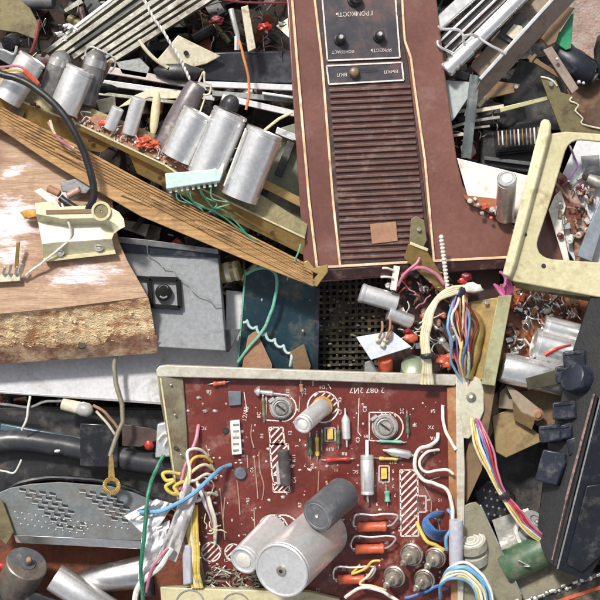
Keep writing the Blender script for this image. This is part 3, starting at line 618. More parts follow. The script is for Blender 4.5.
# ------------------------------------------------------------------ things on the chipboard
def left_top():
    t = Thing('cream_bracket_plate', 'cream painted stepped metal bracket screwed to the chipboard', 'bracket')
    mb = MB()
    prof = [([(35,203),(57,201),(60,207),(96,205),(110,207),(119,212),(124,219),(125,227)], 50), ([(36,214),(58,218),(60,219),(96,218),(104,218),(112,222),(118,226),(119,230)], 50),
            ([(38,222),(60,224),(62,225),(96,224),(104,224),(110,228),(113,231),(114,234)], 36), ([(42,244),(60,242),(64,242),(96,240),(104,239),(108,239),(111,239),(112,239)], 40),
            ([(43,258),(60,257),(64,257),(96,254),(104,253),(108,252),(112,252),(115,251)], 26)]
    vs = []; 
    for pts, z in prof: vs += [P((x, y, z)) for x, y in pts]
    for pts, z in prof: vs += [P((x, y, z-2)) for x, y in pts]
    n = 8; r = len(prof); fs = []
    for j in range(r-1):
        for i in range(n-1): fs += [(j*n+i, j*n+i+1, (j+1)*n+i+1, (j+1)*n+i), ((j+r)*n+i, (j+r+1)*n+i, (j+r+1)*n+i+1, (j+r)*n+i+1)]
        fs += [(j*n, (j+1)*n, (j+1+r)*n, (j+r)*n), (j*n+n-1, (j+r)*n+n-1, (j+1+r)*n+n-1, (j+1)*n+n-1)]
    for i in range(n-1): fs += [(i, i+r*n, i+1+r*n, i+1), ((r-1)*n+i, (r-1)*n+i+1, (2*r-1)*n+i+1, (2*r-1)*n+i)]
    mb.add(vs, fs); t.part('plate', mb, mat('cream_gloss_paint', (.72,.69,.5), (.62,.58,.4), .3, 0, 25, .05, (.4,.33,.2), .15, 60), bevel=.4)
    mb = MB(); mb.bar((46,212,51),(92,211,51), 4, 1.6); t.part('slot', mb, brownp)
    mb = MB(); mb.ring((101,211), 8.5, 2.6, 53, t=3.5); t.part('raised_ring', mb, creamf)
    mb = MB(); mb.ring((101,211), 4, 6, 51.2, t=.8); t.part('hole', mb, olive)
    for x, y in ((60,252),(99,247)):
        mb = MB(); mb.lathe((x,y,29),(x,y-.5,36), [(0,4.6),(.5,4.6),(.75,3.6),(1,1.6)], 18); s = t.part('screw', mb, alub)
        mb = MB(); mb.bar((x-3,y-1,36.3),(x+3,y,36.3), .8, 1); t.part('screw_slot', mb, black, s)
    mb = MB(); mb.loft([(43,258,30),(115,250,30),(116,254,30),(45,262,30)], [(43,258,25),(115,250,25),(116,254,25),(45,262,25)]); t.part('foot', mb, creamf, bevel=.3)
    t.done()
    mb = MB(); mb.tube([(-60,48,45),(-20,63,45),(2,74,46),(26,82,50),(48,98,54),(66,118,56),(80,144,56),(90,170,54),(94,190,52),(92,203,50),(84,210,46),(74,207,44),(66,202,43),(60,197,42)], 3.6, 12, 7)
    one('black_cable', mb, blackw, 'thick black cable curving over the wooden slat to the cream bracket', 'cable')
    mb = MB(); mb.tube([(62,203,44),(66,215,46),(70,226,44),(71,236,40),(64,245,38),(48,258,34),(30,272,30),(24,277,28)], 1.2); one('bent_wire', mb, wirew, 'stiff pale wire bent across the cream bracket face', 'wire')
    for pts, m, l in (([(-20,67,40),(5,67,42),(18,66,44),(26,70,45),(34,78,44),(40,86,42)], pink, 'pink wire crossing the leftmost can'),
                      ([(-20,72,38),(8,70,40),(24,72,42),(32,82,42),(42,92,40)], yellow, 'yellow wire beside the pink wire on the leftmost can'),
                      ([(50,120,36),(54,132,36),(62,142,34),(74,148,32)], wirec, 'pale wire looping on the slat beneath the black cable'),
                      ([(48,122,34),(58,138,36),(70,147,34),(76,152,30)], pink, 'faded pink wire beneath the black cable')):
        mb = MB(); mb.tube(pts, 1.4); one('wire', mb, m, l, 'wire')
    mb = MB(); mb.tube([(24,71,46),(32,78,46),(38,84,45)], 2.6); one('orange_sleeve', mb, orange, 'orange sleeve on the wires crossing the leftmost can', 'sleeve')
    mb = MB(); mb.plate([(34,191,40),(41,188,40),(56,199,40),(56,206,40),(49,203,40)], 3); one('white_link', mb, wirew, 'small white plastic link at the cream bracket corner', 'link', bevel=.5)
    mb = MB(); mb.cyl((48,188,34),(60,194,36), 3.6); one('brown_resistor', mb, tan, 'brown resistor next to the end of the black cable', 'resistor')
    mb = MB(); mb.cyl((68,196,36),(80,189,38), 3.6); one('copper_sleeve', mb, copper, 'copper sleeve right of the end of the black cable', 'sleeve')
    mb = MB(); mb.plate([(60,182,26),(86,176,26),(94,184,26),(86,194,26),(62,192,26)], 4); one('grey_foil_patch', mb, greym, 'grey green foil patch on the chipboard under the cable', 'foil', bevel=1)
    mb = MB(); mb.bar((18,242,36),(16,268,30), 3.4, 3); one('brass_pin', mb, brass, 'upright brass pin on the chipboard at the left edge', 'pin', bevel=.5)
    t = Thing('tag_strip', 'cream tag strip with grey pins at the left edge of the chipboard', 'tag strip'); mb = MB(); mb.plate([(-30,276,31),(20,273,31),(20,281,31),(-30,284,31)], 4); t.part('strip', mb, cream, bevel=.5)
    mb = MB()
    for i, x in enumerate((-4,3,9,15,20)): mb.bar((x, 275, 34), (x+2, 264+(i % 2)*3, 38), 2.4, 2)
    t.part('pins', mb, alu, bevel=.3); t.done()
    mb = MB(); mb.blob((32,214,28), 8, (1.3,.6,.5), .4, 2); one('yellow_smudge', mb, mat('ochre_plastic', (.55,.3,.05), (.4,.18,.03), .5, 0, 60, .2), 'ochre lump left of the cream bracket slot', 'lump')
left_top()

# ------------------------------------------------------------------ grey box and sheets below
def mid_lower_left():
    t = Thing('grey_cabinet', 'grey painted metal case with dark top band and a framed round socket', 'metal case')
    mb = MB(); top = [(112,247,-2),(218,254,-2),(226,351,-8),(158,347,-8),(140,330,-8)]; mb.plate(top, 40); body = t.part('body', mb, greyp, bevel=1)
    mb = MB(); mb.plate([(111,236,6),(150,240,6),(218,249,6),(218.5,254,4),(112,242,4)], 6); t.part('top_lip', mb, greym, bevel=.5)
    mb = MB(); mb.plate([(112,241.5,2),(218,253.5,2),(218.3,258,1),(119,252.5,1)], 4); t.part('dark_band', mb, navy, bevel=.3)
    mb = MB(); mb.loft([(218,254,-3),(226,351,-9),(226,352,-30),(221,330,-42)], [(214,254,-3),(222,351,-9),(222,352,-30),(217,330,-42)]); t.part('side', mb, greyp)
    mb = MB(); mb.plate([(222,330,-24),(241,329,-24),(229,352,-24),(222,352,-24)], 3); t.part('bottom_flap', mb, dgrey, bevel=.4)
    fr = MB(); q = [(149,278.5),(178,279.5),(180,308),(151,306)]
    for a, b in zip(q, q[1:]+q[:1]): fr.bar((*a, 1), (*b, 1), 4.6, 4)
    jet = mat('matt_jet_black', (.008,.008,.009), (.006,.006,.006), .75, 0, 60, .03, spec=.2)
    f = t.part('socket_frame', fr, jet, bevel=.3)
    mb = MB(); mb.lathe((163.5,292.5,-3),(163.5,292.5,2.5), [(0,8.4),(.9,8.4),(1,7.6)], 32); s = t.part('socket', mb, jet, f)
    mb = MB(); mb.ring((163.5,293.5), 4.2, 1.6, 3.0, a0=215, a1=325, t=.6); mb.ring((163.5,290), 5, .5, 3.0, a0=20, a1=160, t=.6); t.part('contact', mb, greym, s)
    mb = MB(); mb.bar((137,277.5,0),(149,278.5,0), 4, 3); t.part('second_frame', mb, jet)
    mb = MB(); mb.tube([(147,246,7),(148,255,2),(154,258,2),(160,263,2),(163,267,2),(172,268,2),(175,274,2),(180,279,2),(188,284,1),(192,290,1),(197,294,1),(206,297,1),(210,300,0),(214,305,0),(221,305,-1)], .55, 6, 1); one('thin_wire', mb, alu, 'thin grey wire zigzagging across the grey case face', 'wire')
    t.done()
    t = Thing('white_cover', 'flat white painted steel cover lying under the chipboard and grey case', 'cover')
    mb = MB(); mb.plate([(-60,352,-44),(150,340,-44),(226,338,-44),(226,290,-44),(243,292,-44),(244,372,-44),(243,406,-44),(160,404,-44),(0,391,-44),(-60,388,-44)], 7); t.part('sheet', mb, white, bevel=.8)
    mb = MB(); mb.bar((-60,388,-43.5),(162,403.5,-43.5), 2.5, 3); t.part('hem', mb, alu, bevel=.4); t.done()
    t = Thing('battery', 'small striped yellow and white cylinder behind the grey case', 'battery'); mb = MB(); mb.cyl((219,274,-30),(240,270,-26), 10); t.part('jacket', mb, mat('yellow_print', (.5,.42,.12), (.3,.25,.08), .35, .3, 60, .05))
    mb = MB(); mb.lathe((226,272.6,-28.6),(231,271.7,-27.8), [(0,10.3),(1,10.3)], 24); mb.lathe((235,271,-27),(237.4,270.5,-26.6), [(0,10.3),(1,10.3)], 24); t.part('band', mb, wirew); t.done()
    # blue plate
    t = Thing('blue_case_plate', 'dark teal painted steel plate between the grey case and the brown panel', 'metal plate')
    mb = MB(); mb.plate([(246,270,-30),(285,268,-30),(320,288,-30),(318,385,-44),(236,385,-44),(240,330,-38)], 3); t.part('plate', mb, teal, bevel=.5)
    mb = MB(); mb.bar((245.5,270,-29),(237,372,-42), 2, 4); t.part('folded_edge', mb, lgreen, bevel=.4); mb = MB(); mb.plate([(316,287,-28),(320,289,-28),(318,376,-42),(313,376,-42)], 3); t.part('side_lip', mb, navy, bevel=.4)
    for x, y in ((303,331),(262,300),(310,300)):
        mb = MB(); mb.blob((x, y, -33), 1.6, (1,1,.4), .3, 1, 2); t.part('rivet', mb, greym)
    t.done()
    mb = MB(); pts = []
    for i in range(26):
        u = i/25; pts.append((lerp(243, 290, u)+1.5*math.sin(i*1.3), lerp(320, 352, u)+2.4*math.cos(i*1.3), -26-u*4))
    pts += [(291,360,-30),(290,366,-32)]
    mb.tube(pts, 1.5, 7, 3); one('curly_wire', mb, mat('grey_blue_insulation', (.45,.6,.58), (.35,.5,.48), .5, 0, 60, .05), 'wavy grey blue wire lying across the dark teal plate', 'wire')
    mb = MB(); mb.tube([(246,274,-18),(256,269,-14),(268,268,-10),(276,276,-12),(276,292,-16),(271,312,-20),(262,332,-24),(250,346,-28),(238,362,-34)], 1.7, 8, 6); one('pale_green_wire', mb, lgreen, 'pale green wire looping over the dark teal plate', 'wire')
    mb = MB(); mb.plate([(248,336,-30),(256,330,-29),(272,364,-32),(272,378,-34),(240,378,-34)], 2); one('brown_card', mb, tan, 'torn brown card leaning on the teal plate, left one', 'card', bevel=.3)
    mb = MB(); mb.plate([(290,352,-28),(304,344,-28),(311,366,-30),(308,374,-32),(294,372,-32)], 2.5); one('brown_flap', mb, brownp, 'small brown flap near the lower right of the teal plate', 'flap', bevel=.3)
    mb = MB(); mb.tube([(301,244,24),(297,256,20),(287,280,0)], .9); one('green_lead', mb, lgreen, 'short green lead poking over the slat near its brass clip', 'wire')
    # speaker mesh
    t = Thing('mesh_plate', 'dark perforated mesh plate under the edge of the brown panel', 'mesh'); mb = MB()
    for i in range(17): mb.bar((318+i*6.4, 270, -66), (312+i*6.4+6, 392, -70), 3.2, 3)
    for i in range(20): mb.bar((314, 272+i*6.2, -67+1.2*(i % 2)), (424, 270+i*6.2, -67+1.2*(i % 2)), 2.8, 3)
    t.part('mesh', mb, mat('blackened_olive', (.050,.040,.024), (.02,.016,.011), .5, .3, 60, .4, (.14,.10,.05), .25, 70)); t.done()
    mb = MB(); rnd = random.Random(8)
    for k in range(60):
        x = rnd.uniform(322, 400); y = rnd.uniform(290, 368); mb.blob((x, y, -63), rnd.uniform(.7, 2.2), (1.3,.8,.5), .4, k, 1)
    one('grit', mb, mat('pale_grit', (.3,.26,.15), (.16,.13,.08), .8, 0, 60, .2), 'pale grit and crumbs sprinkled on the dark mesh plate', 'grit', kind='stuff')
mid_lower_left()

# ================================================================== the red circuit board
def board():
    t = Thing('circuit_board', 'dark red circuit board in a metal frame crowded with capacitors and white printed marks', 'circuit board')
    mb = MB(); mb.plate([(176,376,0),(456,386,0),(458,660,0),(212,660,0),(200,590,0),(186,500,0)], 2); lam = t.part('laminate', mb, pcb)
    # frame
    frm = mat('oxidised_aluminium', (.60,.57,.49), (.47,.44,.36), .5, .3, 40, .2, (.28,.22,.15), .2, 45)
    mb = MB(); mb.plate([(156,370,12),(159,366,12),(166,365,12),(300,370,12),(460,375,12),(460,379,12),(455,386,11),(300,380,11),(164,377,11),(157,377,11)], 18); t.part('top_rail', mb, frm, bevel=1)
    mb = MB(); mb.plate([(157,375,11),(164,377,11),(183,378,5),(187,430,4),(190,500,2),(210,600,0),(222,660,0),(206,660,6),(176,500,8),(166,430,10),(160,400,11)], 14); t.part('left_rail', mb, olive if 0 else mat('grimy_frame', (.34,.31,.22), (.22,.19,.12), .45, .4, 40, .15, (.13,.09,.06), .3, 50), bevel=.8)
    mb = MB(); mb.bar((160.5,378,12.5),(178,500,9.5), 1.8, 2); t.part('rail_edge', mb, creamf, bevel=.4)
    mb = MB(); mb.plate([(447,387,6),(456,386,8),(459,660,8),(452,660,6)], 9); t.part('right_lip', mb, mat('orange_brown_lacquer', (.45,.2,.07), (.26,.11,.05), .4, .2, 40, .1, (.3,.24,.14), .3, 40), bevel=.5)
    mb = MB(); mb.plate([(456,377,12),(462,379,12),(465,470,12),(463,660,10),(458,660,10)], 18); t.part('right_rail', mb, frm, bevel=.7)
    mb = MB(); mb.plate([(457,376,13),(474,376,13),(480,379,13),(484,386,13),(484,411,13),(477,428,13),(469,439,13),(463,438,13)], 3); tab = t.part('mounting_tab', mb, mat('cream_grey_paint', (.56,.54,.43), (.46,.44,.34), .4, .1, 40, .06, (.3,.25,.16), .2, 60), bevel=.8)
    mb = MB(); mb.lathe((471,397,12.5),(471,396.6,17), [(0,4.8),(.4,4.8),(.6,3.6),(1,1.8)], 20); t.part('screw', mb, dullm, tab)
    mb = MB(); mb.plate([(160,587,16),(310,592,16),(340,600,16),(340,640,16),(164,630,16)], 12); bl = t.part('bottom_rail', mb, creamf, bevel=1)
    for x, y in ((190,604),(236,607)):
        mb = MB(); mb.ring((x, y), 14, 1.6, 16.8, t=1); t.part('stamped_ring', mb, alu, bl)
    for x, y, z in ((171,385,11.2),(175,415,11.2),(181,455,9.5)):
        mb = MB(); mb.blob((x, y, z), 1.4, (1,1,.5), .2, 1, 2); t.part('rivet', mb, dullm)
    mb = MB(); mb.cyl((176,448,10.6),(176,448,9), 2.4, seg=14); t.part('hole', mb, black)
    mb = MB(); mb.cyl((226,431,1),(226,431,-1), 3.4, seg=18); t.part('hole', mb, black)
    Z = .5
    # ---- print
    mb = MB()
    def seg(a, b, w=1.2): mb.bar((*a, Z), (*b, Z), w, .35)
    def hatch_rect(x0, y0, x1, y1, sk=0, step=7, w=1.7, up=True):
        q = [(x0,y0),(x1,y0),(x1+sk,y1),(x0+sk,y1)]
        for a, b in zip(q, q[1:]+q[:1]): seg(a, b, 1.4)
        wd = x1-x0; c = y0-0
        y = y0+step*.6
        while y < y1+wd:
            a = [x0, y]; b = [x1, y-wd]
            if b[1] < y0: f = (y0-b[1])/wd; b = [x1-f*wd, y0]
            if a[1] > y1: f = (a[1]-y1)/wd; a = [x0+f*wd, y1]
            if a[1] > b[1]+.6:
                seg((a[0]+sk*(a[1]-y0)/(y1-y0), a[1]), (b[0]+sk*(b[1]-y0)/(y1-y0), b[1]), w)
            y += step
    hatch_rect(269,427.5,283,444,1.5); hatch_rect(270,444,288,475,2); hatch_rect(273,483,289,492,.6,5,1.4); seg((272,475),(274,484))
    hatch_rect(400,470,417.5,536,1,7.2)
    def hatch_circ(cx, cy, r, a0=0, a1=360, w=1.3, step=5, half=False):
        mb.ring((cx, cy), r, w, Z, a0, a1, t=.35)
        c = -r*1.2
        while c < r*1.2:
            h = math.sqrt(max(0, r*r-c*c)); 
            if h > 1.5:
                # line along direction (1,-1)/sqrt2 offset c along (1,1)/sqrt2
                ox, oy = cx+c*.707, cy+c*.707
                a = (ox-h*.707, oy+h*.707); b = (ox+h*.707, oy-h*.707)
                if half: a = (lerp(b[0], a[0], .4), lerp(b[1], a[1], .4))
                seg(a, b, w)
            c += step
    hatch_circ(323,407,15.5, 0, 360, 1.4, 5, True)
    hatch_circ(211,552,9.5,0,360,1.4,4.5); hatch_circ(233,552,8,60,300,1.3,4.5); hatch_circ(273,530,15,10,175,1.4,5,True)
    mb.ring((330,538), 16, 1.4, Z, -60, 80, t=.35); mb.ring((283,531), 16, 1.4, Z, 0, 120, t=.35)
    for cx, cy, s in ((281,408,1),(386,427,1.12)):     # D-shaped marks of the trimmers
        seg((cx-15*s,cy-13*s),(cx+4*s,cy-13*s)); seg((cx-15*s,cy-13*s),(cx-15*s,cy+12*s)); seg((cx-15*s,cy+12*s),(cx-2*s,cy+13*s)); mb.ring((cx+2*s, cy), 13.2*s, 1.3, Z, -95, 85, t=.35)
        for k in range(4): seg((cx-4*s+k*4, cy-12.5*s),(cx-2*s+k*4, cy-9*s), 1)
    for x0, y0, x1, y1 in ((325,428,335,441),(379,466,389,482),(418,496,426,512)):
        for a, b in (((x0,y0),(x1,y0)),((x1,y0),(x1,y1)),((x1,y1),(x0,y1)),((x0,y1),(x0,y0))): seg(a, b, 1.1)
    seg((359,398),(358,432),.8); seg((358,432),(361,436),.8); seg((244,392),(247,412),.8); seg((313,381),(313,386),.8); seg((331,389),(328,384),.8); seg((426,500),(430,500)); seg((430,480),(440,477),.8)
    silkp = t.part('silkscreen', mb, silk, lam, smooth=False)
    # lettering (upside down, as it lies)
    words = [('2 087 2И7',367,390,8.2,180),('R18',330,449,5,180),('R8',344.5,453.5,5,178),('5C',355.5,471.5,5,180),('R17',393,462,4.6,180),('2C',402,411,5,90),('R',415,425,6,90),('54',433,411,5,180),('7X',431,427,5,180),('7A',433,438,5,180),
             ('8C',259,415,5,90),('R3',304,391,5.5,90),('D1',322,387,5,180),('R10',288,393,5,90),('12/48',245.5,414,6.6,80),('5B',209,391.5,5,180),('7C',204,428,5,180),('C4',294.5,480,5,90),('R11',294,458,5,90),('R6',312.5,466,5,90),('C3',358,440,5,90),('C8',365,409,5.5,90),
             ('81',412,542,5,180),('4',393,479,4.6,180),('7',393,486,4.6,180),('5',393,471,4.6,180),('K1',400,529,4,90),('T3',426,521,4.4,90),('14',213,568,4.4,180),('7',209,562,4,180),('12',290,433,5,90),('3',297,446,5,90),('6',437,510,4.4,180),('20',344,569,4.5,180),('22',318,590,4.5,180),('7',305,465,4.6,180),('4',300,440,4.6,180),('C9',340,412,4.6,90),('H',207,455,5,180),('9',377,504,5,180),('R4',262,436,4.4,90),('C6',252,470,4.4,90),('8',240,460,4,90),('R7',300,505,4.6,90),('15',440,500,4.4,180),('16',440,520,4.4,180),('7',395,495,4.4,180),('C1',226,560,4.4,180),('R2',340,400,4.4,90),('D2',310,420,4,90),('11',336,470,4.4,180),('R5',248,500,4.4,90),('8',232,520,4,180),('R9',366,436,4.4,180)]
    for w_, x, y, s_, r_ in words: t.part('lettering', textmesh(w_, x, y, .45, s_, r_, .15), silk, lam, smooth=False)
    # pads and tinned traces
    mb = MB(); rnd = random.Random(2)
    pads = [(205,411),(215,411),(209,450),(214,458),(211,465),(216,475),(213,486),(216,492),(215,503),(216,514),(216,525),(206,537),(211,531),(269,500),(283,497),(241,432),(242,441),(242,449),(243,456),(254,457),(236,463),(241,463),(268,449),(175,400),(188,411),(199,398),(327,466),(380,510),(343,520),(422,452),(431,447),(300,470),(310,470),(292,466)]
    for x, y in pads:
        mb.blob((x, y, .5), rnd.uniform(1.2, 2.1), (1.3,.9,.7), .4, x, 2)
    for k in range(150):
        x = rnd.uniform(196, 444); y = rnd.uniform(388, 585); mb.blob((x, y, .3), rnd.uniform(.6, 1.5), (1,1,.5), .3, k, 1)
    t.part('solder_pads', mb, mat('dull_solder', (.62,.57,.54), (.45,.36,.32), .4, .5, 80, .1, (.3,.12,.09), .25, 90), lam)
    mb = MB()
    for pts in ([(252,424),(251,436),(254,448)], [(254,455),(256,476),(258,499)], [(259,452),(260,470),(264,486),(262,500)], [(237,480),(239,500),(240,515)], [(220,488),(222,510),(225,540)], [(254,508),(255,535)],
                [(319,471),(318,492)], [(225,497),(223,520)], [(300,396),(299,412)], [(247,455),(248,468)], [(206,445),(214,470)], [(428,515),(437,520),(440,530)], [(424,486),(431,500),(431,512)], [(228,560),(250,570)],[(232,571),(258,566)]):
        mb = MB(); mb.tube([(x, y, 1.0) for x, y in pts], .65, 6, 4); t.part('jumper_wire', mb, copper, lam)
    # ---- components
    def C(name, mb, m, par=None, label=None, bevel=0): return t.part(name, mb, m, par, label, bevel)
    mb = MB(); mb.cyl((323,406,1),(322,407,5), 10.5); b0 = C('capacitor_base', mb, mat('amber_gasket', (.55,.33,.1), (.4,.2,.06), .4, 0, 60, .05))
    mb = MB(); mb.can((322,407,4),(302,425,40), 9.3); C('electrolytic_capacitor', mb, white_can, None, 'small upright silver can tilted to the lower left')
    mb = MB(); mb.plug((322,407,4),(302,425,40), 5, -1.6, -.4); C('capacitor_top', mb, wirew)
    for cx, cy, s in ((281,408,1),(385,427,1.15)):
        mb = MB(); mb.lathe((cx, cy, .5),(cx, cy, 7), [(0,11.5*s),(.3,11.5*s),(.32,10.5*s),(.7,10.2*s),(.72,7.4*s),(.95,7.2*s),(1,6.4*s),(.8,5*s),(.8,2*s),(.95,1.6*s)], 32); tp = C('trimmer', mb, mat('grey_trimmer', (.36,.34,.32), (.2,.18,.17), .4, .4, 60, .1, (.1,.07,.06), .3, 90))
        mb = MB(); mb.bar((cx-4*s, cy-3*s, 7.4),(cx+4*s, cy+3*s, 7.4), 1.6, 1); C('screw_slot', mb, black, tp)
        mb = MB(); mb.ring((cx, cy), 8.8*s, .8, 6.2, 20, 300, t=1); mb.bar((cx-12*s,cy-6*s,5),(cx-7*s,cy-10*s,5), 3.4, 3); C('wiper', mb, alub, tp)
    mb = MB(); mb.lathe((367,455,9),(367.5,495,9), [(0,5.8),(.02,6.6),(.1,6.6),(.11,6.1),(.13,6.6),(.88,6.6),(.9,6.1),(.92,6.6),(.98,6.6),(1,5.4)], 28); ax = C('axial_capacitor', mb, white_can)
    mb = MB(); mb.bar((367,440,3),(367,455,9), 3, 1); mb.tube([(367.5,495,9),(368,501,8),(368,506,1)], 1.2); C('lead', mb, alub, ax)
    mb = MB(); mb.lathe((383,450,5),(416,456,6), [(0,1),(.1,1.6),(.22,3.6),(.3,4.4),(.78,4.4),(.84,3),(.88,1.4),(1,1)], 20); C('small_axial_capacitor', mb, alub)
    mb = MB(); mb.lathe((345,408,6),(347,447,4), [(0,.8),(.15,1),(.25,3.4),(.32,4.3),(.78,4),(.84,1.2),(1,.8)], 20); C('small_axial_capacitor', mb, white_can)
    mb = MB(); mb.lathe((254,391,4),(287,395,4), [(0,1),(.1,4.6),(.16,5),(.2,2.2),(.55,2.8),(.6,1),(1,.8)], 18); C('diode', mb, alub)
    mb = MB(); mb.cyl((283,450,12),(286,485,9), 6, 5.4); C('transistor', mb, mat('dark_grey_epoxy', (.10,.085,.085), (.05,.045,.045), .4, 0, 60, .1, (.3,.25,.22), .2, 60))
    mb = MB(); mb.plate([(276,464,6),(281,462,6),(282,483,6),(277,485,6)], 5); C('transistor_tab', mb, alub)
    mb = MB(); mb.plate([(230,421,7),(239.5,420,7),(242,454,7),(232,455,7)], 6.5); cn = C('connector', mb, wirew, bevel=.4)
    mb = MB()
    for i in range(5): mb.bar((233,425+i*6.4,7.5),(239,424.6+i*6.4,7.5), 2, 1)
    C('pins', mb, greym, cn)
    mb = MB(); mb.plate([(228,391,4),(241,391,4),(241,405,4),(229,406,4)], 4); C('blue_grey_chip', mb, mat('blue_grey_epoxy', (.14,.16,.19), (.09,.10,.12), .5, 0, 60, .1), bevel=.6)
    mb = MB(); mb.cyl((240,473,0),(241,474,5), 6.5, 5.8, 18); C('blue_grey_transistor', mb, MATS['blue_grey_epoxy'])
    for x, y in ((330,434.5),(384,474)):
        mb = MB(); mb.plate([(x-3,y-5.4,5),(x+3,y-5.6,5),(x+3.4,y+5,5),(x-2.8,y+5.4,5)], 4.5); C('film_capacitor', mb, yellow, bevel=.6)
    # resistors: (x0,y0)-(x1,y1), radius, body colour
    for a, b, r, m, nm in (((338,430),(338.5,445),2,dgreen,'resistor'),((310,437),(310.5,455),2.3,dgreen,'resistor'),((317,437),(317.5,456),1.9,yellow,'resistor'),((407,415),(408,434),1.8,dgreen,'resistor'),((379,441),(402,442),1.5,lgreen,'resistor'),((379,458.5),(398,459),1.8,yellow,'resistor'),
                           ((326,460),(350,459),2.4,red,'resistor'),((263,398),(264,418),1.8,olive,'resistor'),((387,491),(387.5,502),2.8,lgreen,'resistor'),((386,485),(386,490),1.3,tan,'resistor'),((322,433),(322,446),1.6,dgreen,'resistor'),((301,384),(302,392),2,tan,'resistor'),
                           ((213,384),(226,382),2.6,orange,'resistor')):
        mb = MB(); A = Vector((*a, 3.4)); B = Vector((*b, 3.4)); d = B-A
        mb.lathe(tuple(A), tuple(B), [(0,r*.8),(.06,r*1.08),(.2,r*1.1),(.27,r*.9),(.73,r*.9),(.8,r*1.1),(.94,r*1.08),(1,r*.8)], 16); rs = C(nm, mb, m)
        mb = MB(); e = d.normalized()*5; mb.tube([tuple(A-e-Vector((0,0,3.5))), tuple(A-e*.6), tuple(A), tuple(B), tuple(B+e*.6), tuple(B+e-Vector((0,0,3.5)))], .55, 6, 2); C('leads', mb, alub, rs)
    for x, y, w in ((372,527,29),(369.5,549,29),(351,579.5,27)):
        mb = MB(); mb.lathe((x-w/2, y+.5, 9),(x+w/2, y-.5, 9), [(0,4.3),(.03,5.2),(.12,5.3),(.14,4.9),(.86,4.9),(.88,5.3),(.97,5.2),(1,4.3)], 22); rs = C('power_resistor', mb, orange)
        mb = MB(); mb.tube([(x+w/2,y-.6,9),(x+w/2+5,y-2,10),(x+w/2+9,y-6,11),(x+w/2+11,y-11,12),(x+w/2+5,y-13,12),(x,y-12,12),(x-w/2+3,y-13,12),(x-w/2-2,y-11,10),(x-w/2-4,y-4,8),(x-w/2-1,y+2,2)], 1.1, 7, 4)
        mb.tube([(x-w/2,y,9),(x-w/2-4,y-1,7),(x-w/2-5,y-5,1)], 1, 6, 3); C('leads', mb, alub, rs)
    # big cans
    dk = mat('slate_sleeve', (.105,.11,.122), (.085,.09,.10), .45, 0, 30, .05, (.2,.19,.19), .15, 60)
    mb = MB(); mb.lathe((346,491,34),(317,516,72), [(0,12),(.05,15.5),(.1,16.8),(.93,16.8),(.96,16.8),(.995,16),(1,15)], 44); bc = C('sleeved_capacitor', mb, dk, None, 'fat capacitor in a slate grey sleeve')
    mb = MB(); mb.hoop((346,491,34),(317,516,72), 1, 13.2, .5, up=-.1); C('end_ring', mb, greym, bc)
    mb = MB(); mb.plug((346,491,34),(317,516,72), 1.8, -.5, 1.2, 14); C('rivet', mb, alub, bc)
    mb = MB(); mb.can((322,532,4),(281,571,92), 27, 1.6); big = C('large_capacitor', mb, white_can, None, 'largest silver can standing towards the viewer')
    mb = MB(); mb.plug((322,532,4),(281,571,92), 4.8, -2, .8, 24); hb = C('terminal_boss', mb, dullm, big)
    mb = MB(); mb.plug((322,532,4),(281,571,92), 2, .5, 1.1, 14); C('terminal_hole', mb, black, hb)
    mb = MB(); mb.can((274,528,3),(243,561,56), 14.2, 1.4); sc = C('medium_capacitor', mb, white_can, None, 'medium silver can beside the largest one')
    mb = MB(); mb.plug((274,528,3),(243,561,56), 7.6, -1.6, -.3); C('capacitor_top', mb, wirew, sc)
    # four stud rectifiers
    for x, y, s in ((410,555,1.0),(434,558,.92),(393,577,.95),(423,580,.92)):
        mb = MB(); mb.lathe((x+3, y-2, 6),(x-3, y+4, 24), [(0,9),(.1,11.6*s),(.3,11.8*s),(.34,11*s),(.36,8.6*s),(.7,8.4*s),(.8,7*s),(.82,4.2*s),(1,3.6*s)], 30); rf = C('stud_rectifier', mb, mat('nickel_plate_%d' % x, (.66,.60,.52), (.42,.37,.31), .3, .85, 60, .06, (.16,.1,.08), .25, 80))
        mb = MB(); mb.hoop((x+3, y-2, 6),(x-3, y+4, 24), .345, 9.7*s, .45); C('flange_groove', mb, brownd, rf)
        mb = MB(); mb.lathe((x-3, y+4, 24),(x-9, y+11, 38), [(0,2.6),(.3,2.6),(.35,3.6),(.6,3.4),(.65,2),(.9,1.7),(1,.6)], 14); C('stud', mb, dullm, rf)
    # standing sleeve and white wires
    mb = MB(); mb.lathe((456,566,22),(456,520,26), [(0,6.6),(.02,7),(.97,7),(1,6.6)], 24); C('grey_sleeve', mb, mat('milky_grey_sleeve', (.48,.48,.54), (.4,.4,.46), .35, 0, 40, .05, (.3,.3,.33), .15, 60), None, 'milky grey tube along the right rail')
    # dirt patches lumps at board foot
    mb = MB(); rnd = random.Random(33)
    for k in range(60):
        x = rnd.uniform(205, 262); y = rnd.uniform(568, 588); mb.tube([(x, y, 2), (x+rnd.uniform(-8, 8), y+rnd.uniform(-5, 5), 6), (x+rnd.uniform(-12, 12), y+rnd.uniform(-6, 6), 3)], rnd.uniform(.4, 1.1), 5, 3)
    C('wire_ends', mb, dullm)
    t.done()
board()

